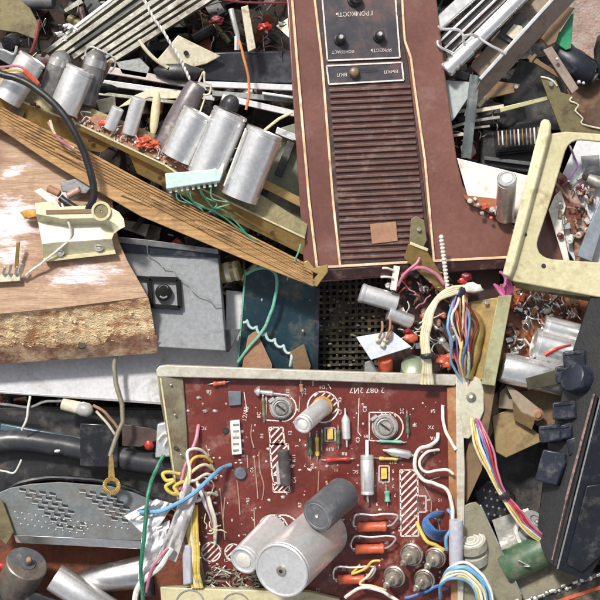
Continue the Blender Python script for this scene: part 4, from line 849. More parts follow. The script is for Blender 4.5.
def wires_on_board():
    def w(pts, r, m, l, nm='wire', cat='wire', group=None): mb = MB(); mb.tube(pts, r, 8, 7); one(nm, mb, m, l, cat, group)
    w([(463,475,20),(452,484,20),(441,486,18),(430,480,14),(420,470,12),(418,458,12),(426,448,10),(437,450,4)][::-1] and
      [(454,560,18),(453,530,18),(452,505,18),(447,490,18),(436,484,16),(424,480,14),(416,470,14),(415,458,13),(420,449,12),(430,445,9),(437,440,5),(438,433,2)], 1.9, wirew, 'thick white wire curling back on the right of the red board')
    w([(439,450,2),(429,451,8),(421,458,11),(420,467,12),(427,472,12),(438,470,13),(447,470,14),(453,474,14)], 1.5, wirew, 'thinner white wire nested inside the thick white curl')
    w([(443,405,2),(443,418,5),(446,432,7),(451,442,9),(456,450,12)], 1.7, wirew, 'short white wire along the right edge of the red board')
    rnd = random.Random(6)
    mb = MB()
    for i in range(6):
        mb.tube([(443-i,512+i*.8,4+i),(434-i*1.2,512+i*1.3,14+i*2),(425+i*.6,519+i*.6,18+i*2),(424+i*1.5,529-i*.6,20+i*2),(430+i*1.4,537-i*1.2,18+i*2),(440+i,541-i*2,10)], 1.35, 7, 6)
    one('blue_wire_coil', mb, blue, 'coil of bright blue wires near the right rail of the red board', 'wires')
    mb = MB(); mb.tube([(448,510,6),(452,516,14),(451,528,18),(446,538,18),(447,550,14)], 1.9); one('pale_blue_wire', mb, lblue, 'pale blue wire between the blue coil and the grey tube', 'wire')
    w([(417,522,3),(421,532,10),(427,541,14),(436,545,14),(444,550,12)], 2.0, yellow, 'yellow wire looping under the blue coil')
    w([(360,565,10),(352,574,14),(366,568,16),(372,562,18),(380,561,18)], 1.3, yellow, 'yellow wire bent over the lowest orange resistor')
    w([(375,566,10),(368,576,14),(360,584,14),(372,586,14),(386,590,12)], 1.3, wirec, 'pale yellow wire left of the four stud rectifiers')
    w([(345,598,14),(360,588,16),(378,590,18),(396,600,18),(405,610,18)], 1.8, wirew, 'white wire arching along the bottom below the rectifiers')
    w([(405,598,12),(420,594,14),(438,586,14),(448,588,12)], 1.8, blue, 'short blue wire under the lower right rectifier')
    # bundle arcs in the lower right of the board
    for i, (m, l) in enumerate(((wirew,'outermost white'),(lblue,'inner light blue'),(lblue,'middle light blue'),(wirec,'cream'),(wirew,'inner white'),(yellow,'yellow'),(lblue,'innermost light blue'))):
        dx = [8,5.5,3,0,-3,-5,-7][i]; j = lambda a: rnd.uniform(-a, a); w([(440,598,8),(441+dx*.1,584-dx*.4,20),(448+dx*.2+j(1),574-dx*.9+j(1),28+j(3)),(462+dx*.5+j(1),572-dx+j(1.5),32+j(3)),(476+dx+j(1.2),580-dx*.4,34+j(3)),(484+dx+j(1.5),596,34),(487+dx+j(2),630,30)], 1.55, m, l+' wire of the bundle arching at the bottom right of the red board', group='wires arching at the foot of the red board')
    # left bundle
    w([(199,425,3),(196,440,10),(190,455,16),(184,470,20),(180,490,22)], 1.9, pink, 'pink wire soldered near the upper left of the red board')
    for i, (a, b) in enumerate(((208,456),(212,462),(214,470),(216,478),(214,487),(217,495))):
        m = [wirew, yellow, wirec, wirew, pink, wirew][i]; n_ = ['topmost white','yellow looping','cream','white middle','rose','lowest white'][i]
        w([(a,b,3),(a-9,b-7+i,14),(a-20,b-4+i*2,22),(190-i*1.6,472+i*4,26),(187-i,494+i*3,24),(184,520+i*2,22)], 1.6, m, n_+' wire curving off the left edge of the red board', group='wires leaving the left edge of the red board')
    for i in range(5):
        w([(196+i*3,480+i*4,22),(203+i*2.6,500+i*3,20),(210+i*1.5,515+i*3,14),(215,532+i*3,3)], 1.5, [wirew, wirew, purple, wirec, wirew][i], ['leftmost white','white second from left','violet','cream','rightmost white'][i]+' strand slanting down beside the pad row', group='strands slanting down by the pad row')
    w([(140,512,36),(160,511,42),(180,502,42),(200,488,36),(214,474,26),(224,467,10),(231,465,3)], 2.1, lblue, 'light blue wire crossing the ribbon onto the red board')
    mb = MB(); mb.tube([(180,474,22),(170,472,24),(163,474,26),(166,480,28),(174,480,28),(166,486,28),(170,492,28),(178,494,26),(174,486,26),(184,482,24)], 1.9, 8, 6); one('yellow_wire_knot', mb, yellow, 'knot of yellow wire on the left rail of the red board', 'wire')
    for i in range(4): w([(190+i*2,505,20),(188+i*3,530,20),(191+i*2.4,555,20),(188+i*3.4,572,18),(193+i*3,588,18)], 1.8, [yellow, wirec, yellow, yellow][i], ['leftmost yellow','cream','second yellow','rightmost yellow'][i]+' wire hanging down the left rail to the bottom rail', group='yellow wires hanging down the left rail')
    # milky ribbon sleeve
    mb = MB(); mb.wavy([(186,482,34),(199,492,30),(176,562,30),(159,556,36)], 0, 2, 3.4, 10, 26, 4); mb2 = mb
    one('milky_sleeve', mb2, mat('milky_vinyl', (.50,.485,.485), (.38,.365,.37), .3, 0, 30, .1, (.42,.3,.32), .15, 40), 'milky vinyl ribbon sleeve slanting over the left rail', 'sleeve')
    w([(172,548,36),(160,566,34),(146,578,32),(136,592,30),(134,620,28)], 3.0, wirew, 'grey white cable sweeping from the ribbon to the bottom edge')
    w([(168,548,38),(156,562,38),(150,574,36),(146,592,30)], 1.6, pink, 'pink wire beside the grey white cable at the bottom')
    mb = MB(); mb.plate([(182,545,24),(191,545,24),(192,584,24),(183,586,24)], 6); one('pale_grey_block', mb, mat('pale_grey_plastic', (.42,.42,.48), (.34,.34,.4), .4, 0, 40, .05), 'pale grey plastic block under the yellow wires', 'block', bevel=2)
    w([(164,455,22),(156,470,26),(149,490,40),(146,515,44),(144,540,44),(141,566,40),(143,600,30)], 2.0, green, 'dark green wire hanging over the white paper')
    # crumpled paper
    mb = MB(); mb.wavy([(124,516,30),(156,499,34),(174,504,34),(150,540,32)], 0, 1, 6, 22, 22, 2); one('crumpled_paper', mb, paper, 'crumpled white paper under the dark green wire, upper piece', 'paper')
    mb = MB(); mb.wavy([(142,532,28),(170,520,30),(166,556,30),(138,580,26)], 0, 1, 6, 22, 22, 5); one('crumpled_paper', mb, paper, 'lower crumpled white paper beside the ribbon sleeve', 'paper')
wires_on_board()

# ================================================================== left bottom
def left_bottom():
    mb = MB(); mb.wavy([(-80,500,-92),(240,500,-92),(240,680,-92),(-80,680,-92)], 0, 3, 2, 30, 20, 3); one('rusty_sheet', mb, rust, 'rusty orange brown steel sheet beneath the slotted plate', 'metal sheet')
    t = Thing('black_device', 'large scuffed black plastic housing on the left below the white cover', 'housing')
    mb = MB(); mb.plate([(-80,405,-72),(190,408,-72),(196,520,-72),(160,506,-74),(120,486,-74),(70,478,-74),(20,484,-74),(-10,500,-74),(-80,505,-74)], 16); t.part('shell', mb, black, bevel=3)
    mb = MB(); mb.tube([(-80,462,-66),(-20,448,-64),(10,440,-62),(60,445,-62),(120,458,-62),(180,468,-64)], lambda u: 12, 14, 6); t.part('rounded_edge', mb, mat('scuffed_soft_black', (.045,.048,.055), (.03,.032,.037), .32, 0, 30, .1, (.10,.10,.10), .2, 30))
    mb = MB(); mb.bar((-80,410,-60),(0,427,-58), 9, 5); mb.bar((0,427,-58),(90,441,-58), 8, 5, 4); t.part('painted_highlight', mb, mat('highlight_blue_grey', (.10,.16,.20), (.06,.10,.13), .3, .2, 40, .05, (.1,.1,.1), .2, 40), bevel=1.4)  # added bars whose blue grey colour paints a highlight along the shell edge
    mb = MB(); mb.plate([(80,423,-47),(119,425,-47),(118,468,-47),(80,466,-47)], 8); t.part('raised_block', mb, blackg, bevel=1)
    mb = MB(); mb.tube([(0,500,-58),(14,486,-56),(34,480,-56),(60,478,-56),(110,483,-56),(150,498,-58),(165,512,-60)], 2.6, 8, 6); t.part('bead', mb, blackg)
    t.done()
    # slotted grille plate
    t = Thing('slotted_plate', 'grey metal plate with rows of punched slots at the lower left', 'metal plate')
    out = [(-20,500,-44),(10,488,-44),(30,484,-44),(60,482,-44),(110,486,-44),(135,493,-44),(158,503,-44),(152,528,-44),(140,541,-44),(14,535,-44),(4,516,-44)]
    mb = MB(); mb.plate(out, 3); pl = t.part('plate', mb, mat('slate_zinc', (.195,.215,.22), (.14,.155,.16), .42, .35, 60, .12, (.13,.12,.11), .25, 40), bevel=.6)
    mb = MB(); mb.loft([(14,535,-43.4),(141,541,-43.4),(141,549,-48),(16,543,-48)], [(14,535,-50),(141,541,-50),(141,549,-52),(16,543,-52)]); t.part('folded_edge', mb, alu, bevel=.4)
    slots = []
    for i in range(7):
        for j in range(4):
            slots.append((24+i*6.2+j*10-4, 489+i*6.0-j*.9+ (j*2.3), 1.0))
    for i in range(6):
        for j in range(4):
            slots.append((80+i*6.4+j*10.4, 490+i*5.6+j*2, 1.0))
    rnd = random.Random(3); n = 0; mbs = MB(); mbd = MB()
    for x, y, s in slots:
        if 8 < x < 128 and 487 < y < 528 and not (70 < x < 76):
            mbs.plate([(x-1, y-1.4, -43.6),(x+5.4, y-.2, -43.6),(x+6, y+2, -43.6),(x, y+1.2, -43.6)], .4)
            mbd.bar((x-.6, y+2.1, -42.8),(x+6, y+3.0, -42.8), 1.2, 1)
    t.part('slots', mbs, black, pl); t.part('slot_lips', mbd, alub, pl)
    mb = MB()
    for i in range(12):
        for j in range(3):
            x = 15+i*7+j*3; y = 512+j*6+i*1.1
            if x < 90: mb.blob((x, y, -43.6), .9, (1,1,.6), .1, i, 1)
    for i in range(8): mb.blob((86+i*6, 524+i*.7, -43.6), .9, (1,1,.6), .1, i, 1)
    t.part('dimples', mb, alub, pl); t.done()
    # hanging rod with ring terminal
    t = Thing('ring_terminal', 'gold ring terminal hanging on a bent grey rod', 'terminal')
    mb = MB(); mb.tube([(117,345,-20),(114,366,-20),(116,384,-20),(122,404,-20),(123,422,-20),(118,432,-20),(110,456,-20)], 2.5, 10, 1); t.part('rod', mb, mat('grey_beige_wire', (.36,.33,.25), (.26,.23,.17), .4, .5, 60, .1))
    mb = MB(); mb.plate([(109,455,-18),(113,455,-18),(115,478,-18),(108,478,-18)], 2.4); mb.ring((111.5,486), 7, 4.4, -18, t=2.6); t.part('ring', mb, brass, bevel=.3); t.done()
    t = Thing('glass_bulb', 'small glass bulb on a cream holder on the black housing', 'bulb'); mb = MB(); mb.cyl((62,404,-44),(80,408,-42), 6, 6.6); t.part('holder', mb, cream)
    mb = MB(); mb.lathe((78,408,-42),(93,411,-38), [(0,6),(.3,7.6),(.7,7.2),(.92,4.6),(1,1)], 24); t.part('bulb', mb, mat('frosted_glass_grey', (.42,.42,.40), (.32,.32,.3), .15, 0, 40, .03, coat=1)); t.done()
    def w(pts, r, m, l): mb = MB(); mb.tube(pts, r, 7, 6); one('wire', mb, m, l, 'wire')
    w([(-20,402,-40),(10,405,-38),(28,407,-38),(44,402,-38),(62,401,-40)], 1.4, greym, 'thin grey wire leading to the small glass bulb')
    w([(30,396,-36),(28,408,-34),(26,420,-36),(22,430,-40)], 1.3, wirew, 'short pale wire crossing the grey wire near the left edge')
    w([(-10,468,-46),(4,471,-46),(14,473,-44),(19,465,-42),(21,460,-42)], 1.0, wirew, 'thin white wire bent into a hook at the left edge')
    w([(93,405,-38),(104,412,-36),(112,420,-38),(118,428,-40)], 1.6, tan, 'brown lead running from the glass bulb')
    w([(96,411,-40),(108,424,-40),(116,436,-42)], 1.4, cream, 'cream lead running from the glass bulb')
    mb = MB(); mb.plate([(122,424,-44),(150,428,-44),(168,436,-46),(140,447,-46),(122,446,-46)], 3); one('umber_plate', mb, mat('umber_plate', (.10,.07,.06), (.06,.042,.036), .4, .1, 40, .08), 'flat dark brown plate left of the silver box', 'plate', bevel=.6)
    mb = MB(); mb.blob((149,445,-38), 5, (1,1,.8), .25, 2); one('red_button', mb, red, 'small red button left of the silver box', 'button')
    mb = MB(); mb.plate([(157,424,-30),(173,420,-30),(178,456,-30),(155,458,-32)], 16); t = Thing('silver_box', 'small silver box squeezed against the left rail of the board', 'box'); t.part('body', mb, alub, bevel=1.5); mb = MB(); mb.tube([(158,440,-28),(164,434,-26),(168,436,-26),(164,446,-27)], 1.3); t.part('clip', mb, wirew); t.done()
    mb = MB(); mb.blob((57,451,-46), 2.6, (1.3,.8,.6), .4, 3, 1); one('white_chip', mb, wirew, 'tiny white chip on the black housing', 'chip')
    # bottom cylinders
    t = Thing('potentiometer', 'round dirty metal potentiometer with dark end at the bottom left', 'potentiometer')
    mb = MB(); mb.lathe((14,592,-60),(27,563,-34), [(0,20),(.05,21),(.8,21),(.85,21.6),(.98,21.6),(1,20.4)], 36); t.part('case', mb, mat('dirty_tin_case', (.27,.24,.20), (.16,.14,.115), .4, .5, 40, .1, (.08,.06,.05), .4, 50))
    mb = MB(); mb.lathe((26,565,-35.6),(28.6,560.5,-30), [(0,19.6),(.3,19),(.4,9),(.6,8.5),(.62,4.6),(1,4)], 32); t.part('end_cap', mb, dgrey); mb = MB(); mb.blob((29,560,-29), 3.4, amp=.15); t.part('shaft', mb, tan); t.done()
    t = Thing('aluminium_tube', 'silver tube lying on the rusty sheet, the left one', 'tube', 'silver tubes at the bottom left')
    mb = MB(); mb.lathe((54,577,-46),(128,624,-50), [(0,14.4),(.02,15),(.98,15),(1,14)], 36); t.part('wall', mb, alub); t.done()
    t = Thing('aluminium_tube', 'dented silver tube lying on the rusty sheet beside the green wire', 'tube', 'silver tubes at the bottom left')
    mb = MB(); mb.lathe((82,582,-64),(143,572,-58), [(0,11),(.02,12),(.5,15),(1,17)], 36); t.part('wall', mb, alu); t.done()
    mb = MB(); mb.plate([(-40,584,-40),(30,590,-40),(70,606,-40),(60,640,-40),(-40,640,-40)], 10); one('black_tray', mb, black, 'black plastic tray at the bottom left corner', 'tray', bevel=2)
    mb = MB(); mb.blob((1,566,-52), 7, (1.2,.8,.8), .2, 5); one('red_nub', mb, red, 'red cap at the left edge beside the potentiometer', 'cap')
    mb = MB(); mb.cyl((150,596,-20),(147,566,-24), 6); one('dark_grommet', mb, blackg, 'black grommet beside the grey white cable', 'grommet')
    mb = MB()
    rnd = random.Random(44)
    t = Thing('bent_olive_rail', 'olive metal strip at the far left edge of the slotted plate', 'rail'); mb.plate([(-20,496,-34),(2,500,-36),(14,532,-38),(6,545,-38),(-20,520,-36)], 3); t.part('strip', mb, olive, bevel=.5); t.done()
left_bottom()

# ================================================================== upper right
def upper_right():
    rails = 'aluminium rails and rods at the top right'
    mb = MB(); mb.loft([(435,17,-6),(478,-22,-6),(500,-22,-6),(437,33,-6)], [(437,20,-16),(480,-18,-16),(498,-18,-16),(439,34,-16)]); one('rail', mb, alub, 'widest bright rail touching the brown panel at the top right', 'rail', rails, bevel=1.6)
    mb = MB(); mb.plate([(440,36,-14),(500,-20,-14),(546,-20,-14),(470,62,-14),(450,66,-14)], 4); one('black_backing', mb, mat('smoky_backing', (.05,.045,.05), (.03,.028,.03), .35, .1, 30, .08), 'dark backing strip between the bright rails', 'strip', bevel=.5)
    for a, b, w, m, l in (((438,43,-10),(492,-8,-10),2.4,alub,'thin bright rod nearest the widest rail'),((445,48,-10),(508,-12,-10),2.6,alub,'second thin bright rod in the dark backing'),
                          ((452,51,-11),(516,-10,-11),2,greym,'dull rod next to the round aluminium tube'),((448,46,-12),(500,-3,-12),3,maroon,'brownish violet strip between the bright rods')):
        mb = MB(); mb.bar(a, b, w, 3); one('rod', mb, m, l, 'rod', rails, bevel=.5)
    t = Thing('aluminium_tube', 'round aluminium tube with grooved end beside the bent wire frame', 'tube')
    mb = MB(); mb.lathe((446,71,-2),(528,-10,-2), [(0,7),(.01,8),(.05,8),(.055,7.2),(.07,7.2),(.075,8.2),(.1,8.2),(.105,7.2),(.12,7.2),(.125,8.2),(.28,8.2),(.29,7.2),(1,7.2)], 30); t.part('wall', mb, alub)
    mb = MB(); mb.lathe((447,70,-2),(445.6,71.4,-2), [(0,6.4),(1,5.4)], 24); t.part('end_plug', mb, dullm); t.done()
    mb = MB(); mb.plate([(470,66,-22),(545,-20,-22),(580,-20,-22),(500,70,-22),(482,78,-22)], 4); one('tan_web', mb, mat('tan_metal_web', (.34,.27,.20), (.22,.17,.125), .5, .2, 30, .12, (.12,.09,.07), .3, 40), 'tan sheet metal between the round tube and the angled bar', 'sheet', bevel=.4)
    mb = MB(); mb.plate([(497,36,-18),(520,12,-18),(530,22,-18),(512,44,-18)], 3); one('grey_patch', mb, dgrey, 'dark grey patch on the tan sheet between tube and angled bar', 'patch', bevel=.5)
    mb = MB(); mb.plate([(506,34,-14),(514,24,-14),(522,26,-14),(524,32,-14),(514,40,-14)], 3); one('cream_lug', mb, cream, 'small cream lug on the tan sheet of the rails', 'lug', bevel=.5)
    t = Thing('angle_bar', 'long angled aluminium bar with a white top edge and brownish side', 'angle bar')
    mb = MB(); mb.bar((480,79,2),(570,-20,2), 3.6, 3); t.part('top_edge', mb, alub, bevel=.6)
    mb = MB(); mb.loft([(481,80,0),(572,-18,0),(588,-14,-18),(500,80,-18),(466,116,-18),(470,102,-10)], [(480,80,-2),(571,-18,-2),(586,-14,-20),(498,80,-20),(464,116,-20),(468,102,-12)]); t.part('side', mb, mat('brown_grey_anodised', (.36,.31,.27), (.26,.22,.19), .45, .4, 40, .1, (.14,.11,.09), .3, 40)); t.done()
    mb = MB()
    for pts in ([(438,26,8),(442,29,8),(452,29,8),(459,30,8),(463,35,8),(464,42,6),(466,49,2)], [(438,40,4),(438,44,4),(442,48,4),(455,54,2)], [(463,36,8),(470,35,8),(478,36,6),(484,41,6),(506,54,4)]): mb.tube(pts, 1.5, 8, 5)
    one('bent_wire_rack', mb, alub, 'bent silver wire frame hooked over the round aluminium tube', 'wire frame')
    mb = MB(); mb.plate([(444,80,-16),(471,82,-16),(472,92,-16),(455,118,-18),(447,126,-18)], 3); one('pale_blue_plate', mb, mat('pale_blue_grey_paint', (.46,.50,.50), (.38,.42,.42), .5, .1, 30, .06, (.25,.24,.22), .2, 40), 'pale blue grey plate just right of the brown panel edge', 'plate', bevel=.6)
    mb = MB(); mb.wavy([(470,74,-4),(480,76,-4),(471,158,-14),(461,158,-14)], 0, 2, 1, 5, 18, 3); one('grey_strap', mb, mat('slate_strap', (.11,.13,.135), (.07,.085,.09), .45, 0, 40, .08, (.2,.2,.18), .15, 50), 'dark slate strap hanging from the end of the angled bar', 'strap')
    for i, (a, b, w) in enumerate((((446,114,-30),(466,110,-30),3.4),((450,128,-34),(468,122,-34),3.2),((470,112,-26),(504,106,-26),4),((472,121,-28),(500,117,-28),3.2),((448,136,-36),(466,134,-36),3),((472,128,-30),(490,126,-30),2.6),((478,106,-24),(486,96,-24),5))):
        mb = MB(); mb.bar(a, b, w, 3); one('pale_fin', mb, dullm if i % 2 else cream, ['topmost fin left of the slate strap','second fin left of the slate strap','widest fin right of the slate strap','middle fin right of the slate strap','lowest fin left of the slate strap','lowest fin right of the slate strap','short pale fin under the angled bar end'][i], 'fin', 'pale fins either side of the slate strap', bevel=.4)
    mb = MB(); mb.bar((500,110,-16),(556,96,-16), 5, 3, 4); one('yellowish_rod', mb, mat('pale_olive_rod', (.55,.52,.3), (.4,.38,.2), .4, .3, 40, .1), 'pale olive rod tapering to the left under the olive bracket', 'rod', bevel=.6)
    mb = MB(); mb.plate([(468,96,-30),(488,80,-30),(520,84,-30),(518,92,-30),(490,98,-30),(478,112,-30)], 4); one('tan_bracket', mb, brownp, 'tan bracket beneath the lower end of the angled bar', 'bracket', bevel=.6)
    mb = MB(); mb.cyl((516,87,-26),(516.3,86.6,-21), 3.2, 2.6, 14); one('small_bolt', mb, alu, 'small bolt head on the tan bracket below the angled bar', 'bolt')
    # black transformer block
    t = Thing('black_transformer', 'black wound transformer with a row of copper and pale windings', 'transformer')
    mb = MB(); mb.plate([(482,126,-44),(548,118,-44),(560,160,-44),(548,176,-44),(480,166,-44)], 26); t.part('core', mb, black, bevel=2)
    mb = MB(); mb.lathe((495,143,-36),(548,138,-36), [(0,11),(.03,13),(.97,13),(1,11)], 24); wd = t.part('coil', mb, blackg)
    for i in range(12):
        mb = MB(); x = 499+i*4; mb.tube([(x, 146.5-i*.3, -25), (x-.4, 139-i*.4, -22.4), (x-.8, 131.5-i*.4, -26)], .9, 6, 4); t.part('turn', mb, [copper, wirew, brass, alu][i % 4], wd)
    mb = MB(); mb.bar((484,158,-38),(548,166,-38), 4, 3); t.part('clamp', mb, dgrey, bevel=.6); t.done()
    mb = MB(); mb.blob((468,150,-40), 9, (.9,1.1,.6), .3, 7); one('pinkish_lump', mb, mat('dull_pink_foam', (.36,.27,.28), (.26,.19,.2), .8, 0, 60, .3), 'dull pinkish lump at the foot of the slate strap', 'lump')
    mb = MB(); mb.blob((490,118,-50), 24, (1.6,.7,.5), .3, 8); one('black_rag', mb, black, 'black crumpled rubber above the wound transformer', 'rubber')
    mb = MB(); mb.plate([(520,60,-60),(565,70,-60),(570,130,-60),(500,130,-60),(505,90,-60)], 5); one('dark_sheet', mb, black, 'dark sheet behind the olive bracket at the upper right', 'sheet', bevel=.6)
    t = Thing('torn_olive_bracket', 'olive steel bracket with a torn edge pointing down at the upper right', 'bracket')
    mb = MB(); mb.plate([(540,76,-4),(546,78,-4),(556,80,-4),(561,92,-6),(573,96,-8),(571,100,-8),(577,104,-8),(575,110,-8),(582,117,-10),(581,124,-10),(606,130,-12),(606,136,-12),(562,134,-12)], 3.5); t.part('plate', mb, olive, bevel=.5)
    mb = MB(); mb.tube([(541,77,-3),(547,78,-3),(553,81,-3),(557,86,-4)], 1); mb.tube([(572,97,-6),(570,101,-6),(578,105,-7),(575,111,-7),(583,118,-8),(582,124,-9),(606,130,-10)], .9, 6, 3); t.part('torn_edge', mb, cream); mb = MB(); mb.cyl((551,84,-3.6),(551,84,-1), 2.4); t.part('rivet', mb, alu); t.done()
    mb = MB(); mb.plate([(543,50,-20),(552,46,-20),(579,88,-18),(572,94,-18)], 5); one('brown_strut', mb, mat('taupe_strut', (.27,.21,.17), (.18,.14,.11), .5, .1, 40, .15), 'taupe strut running from the angled bar to the torn olive bracket', 'strut', bevel=.6)
    mb = MB(); mb.bar((528,56,-24),(560,76,-26), 5, 4); mb.bar((530,62,-22),(536,54,-22), 3, 3); one('brown_lever', mb, brownp, 'short brown lever crossing the taupe strut', 'lever', bevel=.5)
    mb = MB(); mb.plate([(541,38,-30),(566,6,-30),(575,8,-30),(560,30,-30),(556,42,-30),(548,46,-30)], 3); one('tan_strip', mb, brownp, 'tan strip left of the green sheet', 'strip', bevel=.4)
    mb = MB(); mb.plate([(574,10,-40),(571,48,-40),(566,50,-40),(554,42,-40)], 4); one('green_sheet', mb, mat('bright_green_plastic', (.02,.28,.13), (.015,.2,.09), .35, 0, 30, .05, (.1,.15,.08), .15, 40), 'bright green plastic wedge beside the gravel', 'plastic sheet', bevel=.4)
    mb = MB(); mb.lathe((552,50,-58),(592,76,-54), [(0,8),(.1,13),(.5,16),(.9,15),(1,11)], 30); t = Thing('motor', 'dark blue black motor body at the upper right', 'motor'); t.part('case', mb, mat('blue_black_enamel', (.014,.019,.032), (.01,.012,.02), .42, .1, 30, .05, (.12,.12,.13), .25, 50)); mb = MB(); mb.cyl((590,75,-54),(596,79,-53), 6); t.part('hub', mb, dgrey); t.done()
    for x, y, r, l in ((579,82,2.2,'small bright screw just below the dark motor'),(583.5,83,1.8,'tinier bright screw beside its larger neighbour'),(557,59,2,'bright screw on the taupe strut')):
        mb = MB(); mb.blob((x, y, -12), r, amp=.15, sub=2); one('screw', mb, alub, l, 'screw')
    mb = MB(); mb.wavy([(560,84,-70),(680,70,-70),(680,150,-66),(574,132,-66)], 0, 3, 3, 12, 10, 6); one('rusty_plate', mb, mat('brown_leathery_rust', (.13,.07,.04), (.07,.038,.024), .7, 0, 30, .5, (.22,.13,.07), .3, 30), 'brown rusty plate at the right edge above the cream frame', 'plate')
    mb = MB(); mb.blob((604,58,-56), 18, (.6,1.4,.7), .3, 3); one('black_boot', mb, black, 'black rubber boot at the right edge below the gravel', 'rubber boot')
    # pebbles on the bare ground
    mb = MB(); rnd = random.Random(70)
    for k in range(700):
        x = rnd.uniform(545, 760); y = rnd.uniform(-160, 80); mb.blob((x, y, -192), rnd.uniform(1.2, 4.2), (1, rnd.uniform(.7, 1.1), .6), .3, k, 1)
    one('pebbles', mb, mat('pinkish_pebbles', (.52,.38,.33), (.36,.24,.20), .85, 0, 12, .3, (.45,.42,.36), .3, 8), 'pinkish pebbles on the bare ground', 'pebbles', kind='stuff')
upper_right()

# ================================================================== right: cream frame, boards, capacitors
def right_mid():
    # white sheet on the panel and the pcb edge with a standing can
    mb = MB(); mb.plate([(456,157,-30),(548,178,-30),(545,300,-34),(526,230,-30),(515,206,-30),(500,199,-30),(464,197,-30)], 3)
    t = Thing('white_sheet', 'white enamelled sheet between the brown panel and the cream frame', 'sheet'); mb = MB(); mb.plate([(457,158,3),(550,181,3),(540,232,3),(511,222,3),(504,202,3),(468,197,3)], 2.4); t.part('sheet', mb, mat('warm_white_enamel', (.74,.70,.66), (.66,.62,.58), .4, 0, 25, .04, (.4,.33,.27), .12, 50), bevel=.5); t.done()
    t = Thing('small_circuit_board', 'narrow orange circuit board lying on the brown panel corner', 'circuit board')
    mb = MB(); mb.plate([(463,195,7),(500,199,7),(514,206,7),(516,219,7),(496,216,7),(470,204,7)], 1.6); b0 = t.part('laminate', mb, pcbo)
    for x, y, r, m in ((470,201,3,cream),(478,205,2.6,alub),(485,206,4,orange),(492,210,3.4,alub),(497,213,3,dullm),(500,205,2.6,tan),(508,212,3.6,olive),(482,213,2.4,alub),(491,218,2,orange),(475,199,2,alub)):
        mb = MB(); mb.blob((x, y, 10), r, (1,.9,.9), .35, x, 2); t.part('component', mb, m)
    t.done()
    t = Thing('standing_capacitor', 'single silver can standing upright on the white sheet', 'capacitor')
    mb = MB(); mb.can((505,216,8),(507,178,58), 9.4, 1); c = t.part('can', mb, alu); mb = MB(); mb.plug((505,216,8),(507,178,58), 5, -1.6, -.3); t.part('vent_disc', mb, wirew, c); t.done()
    # cream frame
    t = Thing('cream_housing', 'cream painted metal frame with a rounded rectangular opening at the right', 'frame')
    def fr(z, dz=0):
        A = [(548,134,z),(566,131.5,z),(680,139,z),(680,148,z),(602,142,z),(581,140,z),(576,140.6,z),(571.5,142.6,z),(568,146,z),(565.5,151,z),(551,200,z),(538.5,238,z),(537.3,243,z),(537.6,248,z),(539.4,252.6,z),(543,256,z),(547,258,z),(552,259.2,z),(680,268,z),(680,304,z),(597,297,z),(512,281,z),(506,274,z)]
        return A
    mb = MB(); mb.plate(fr(44), 5); t.part('face', mb, creamf, bevel=1.2)
    mb = MB(); mb.loft([(541,121,54),(544,118.5,54),(549,119.5,54),(551,124,54),(550,132,54),(515,262,54),(510,277,52),(502,274,52)], [(541,124,40),(544,122,40),(549,123,40),(551,128,40),(551,136,40),(518,266,40),(512,281,40),(505,278,40)]); t.part('raised_rib', mb, mat('cream_rib_paint', (.66,.61,.41), (.57,.52,.34), .35, .1, 25, .05, (.3,.24,.12), .12, 40), bevel=1.4)
    mb = MB(); mb.loft([(512,281,40),(597,297,40),(680,304,40),(680,309,30),(597,303,28),(516,288,28)], [(512,279,38),(597,295,38),(680,302,38),(680,307,28),(597,301,26),(516,286,26)]); t.part('lower_flange', mb, olive)
    mb = MB()
    mb = MB(); mb.cyl((543.5,266,44.6),(543.5,266,43), 2.4, seg=16); t.part('hole', mb, black)
    mb = MB(); mb.cyl((525,234.5,44.8),(525,234.5,43), 2.0, seg=16); t.part('hole', mb, black)
    t.done()
    # what lies behind the opening
    mb = MB(); mb.plate([(533,200,-10),(560,170,-10),(570,262,-10),(530,258,-10)], 4); one('brown_offcut', mb, brown, 'brown bakelite offcut seen through the cream frame', 'offcut', bevel=.5)
    t = Thing('chassis_board', 'white circuit chassis with small parts seen through the cream frame opening', 'circuit board')
    mb = MB(); mb.plate([(556,190,2),(580,134,2),(680,134,2),(680,270,2),(600,275,2),(575,262,2),(568,250,2)], 3); t.part('base', mb, white, bevel=.5)
    mb = MB(); mb.plate([(560,172,6),(566,176,6),(590,218,6),(584,262,6),(576,262,6),(570,225,6),(552,214,6)], 3); t.part('brown_strip', mb, mat('brown_laminate', (.2,.07,.04), (.12,.04,.025), .4, 0, 40, .1, (.4,.3,.25), .3, 60), bevel=.4)
    mb = MB(); mb.plate([(555,196,10),(561,190,10),(566,206,10),(562,222,10),(570,262,10),(564,262,10),(549,210,10)], 3); t.part('white_rib', mb, wirew, bevel=.6)
    mb = MB(); mb.plate([(581,156,7),(599,155,7),(600,172,7),(584,174,7)], 3); t.part('grey_label_pad', mb, greym, bevel=.3)
    mb = MB(); mb.plate([(606,185,20),(612,196,20),(592,262,20),(577,256,20)], 5); t.part('slate_bar', mb, mat('slate_blue_bar', (.27,.31,.36), (.2,.23,.27), .4, .3, 30, .06, (.15,.14,.13), .2, 50), bevel=.8)
    mb = MB(); mb.cyl((588,178,10),(602,184,14), 6); t.part('shaft', mb, dullm); mb = MB(); mb.lathe((592,172,5),(592,176,14), [(0,8),(.5,8),(.6,5),(1,4.4)], 22); t.part('bush', mb, dgrey)
    rnd = random.Random(21)
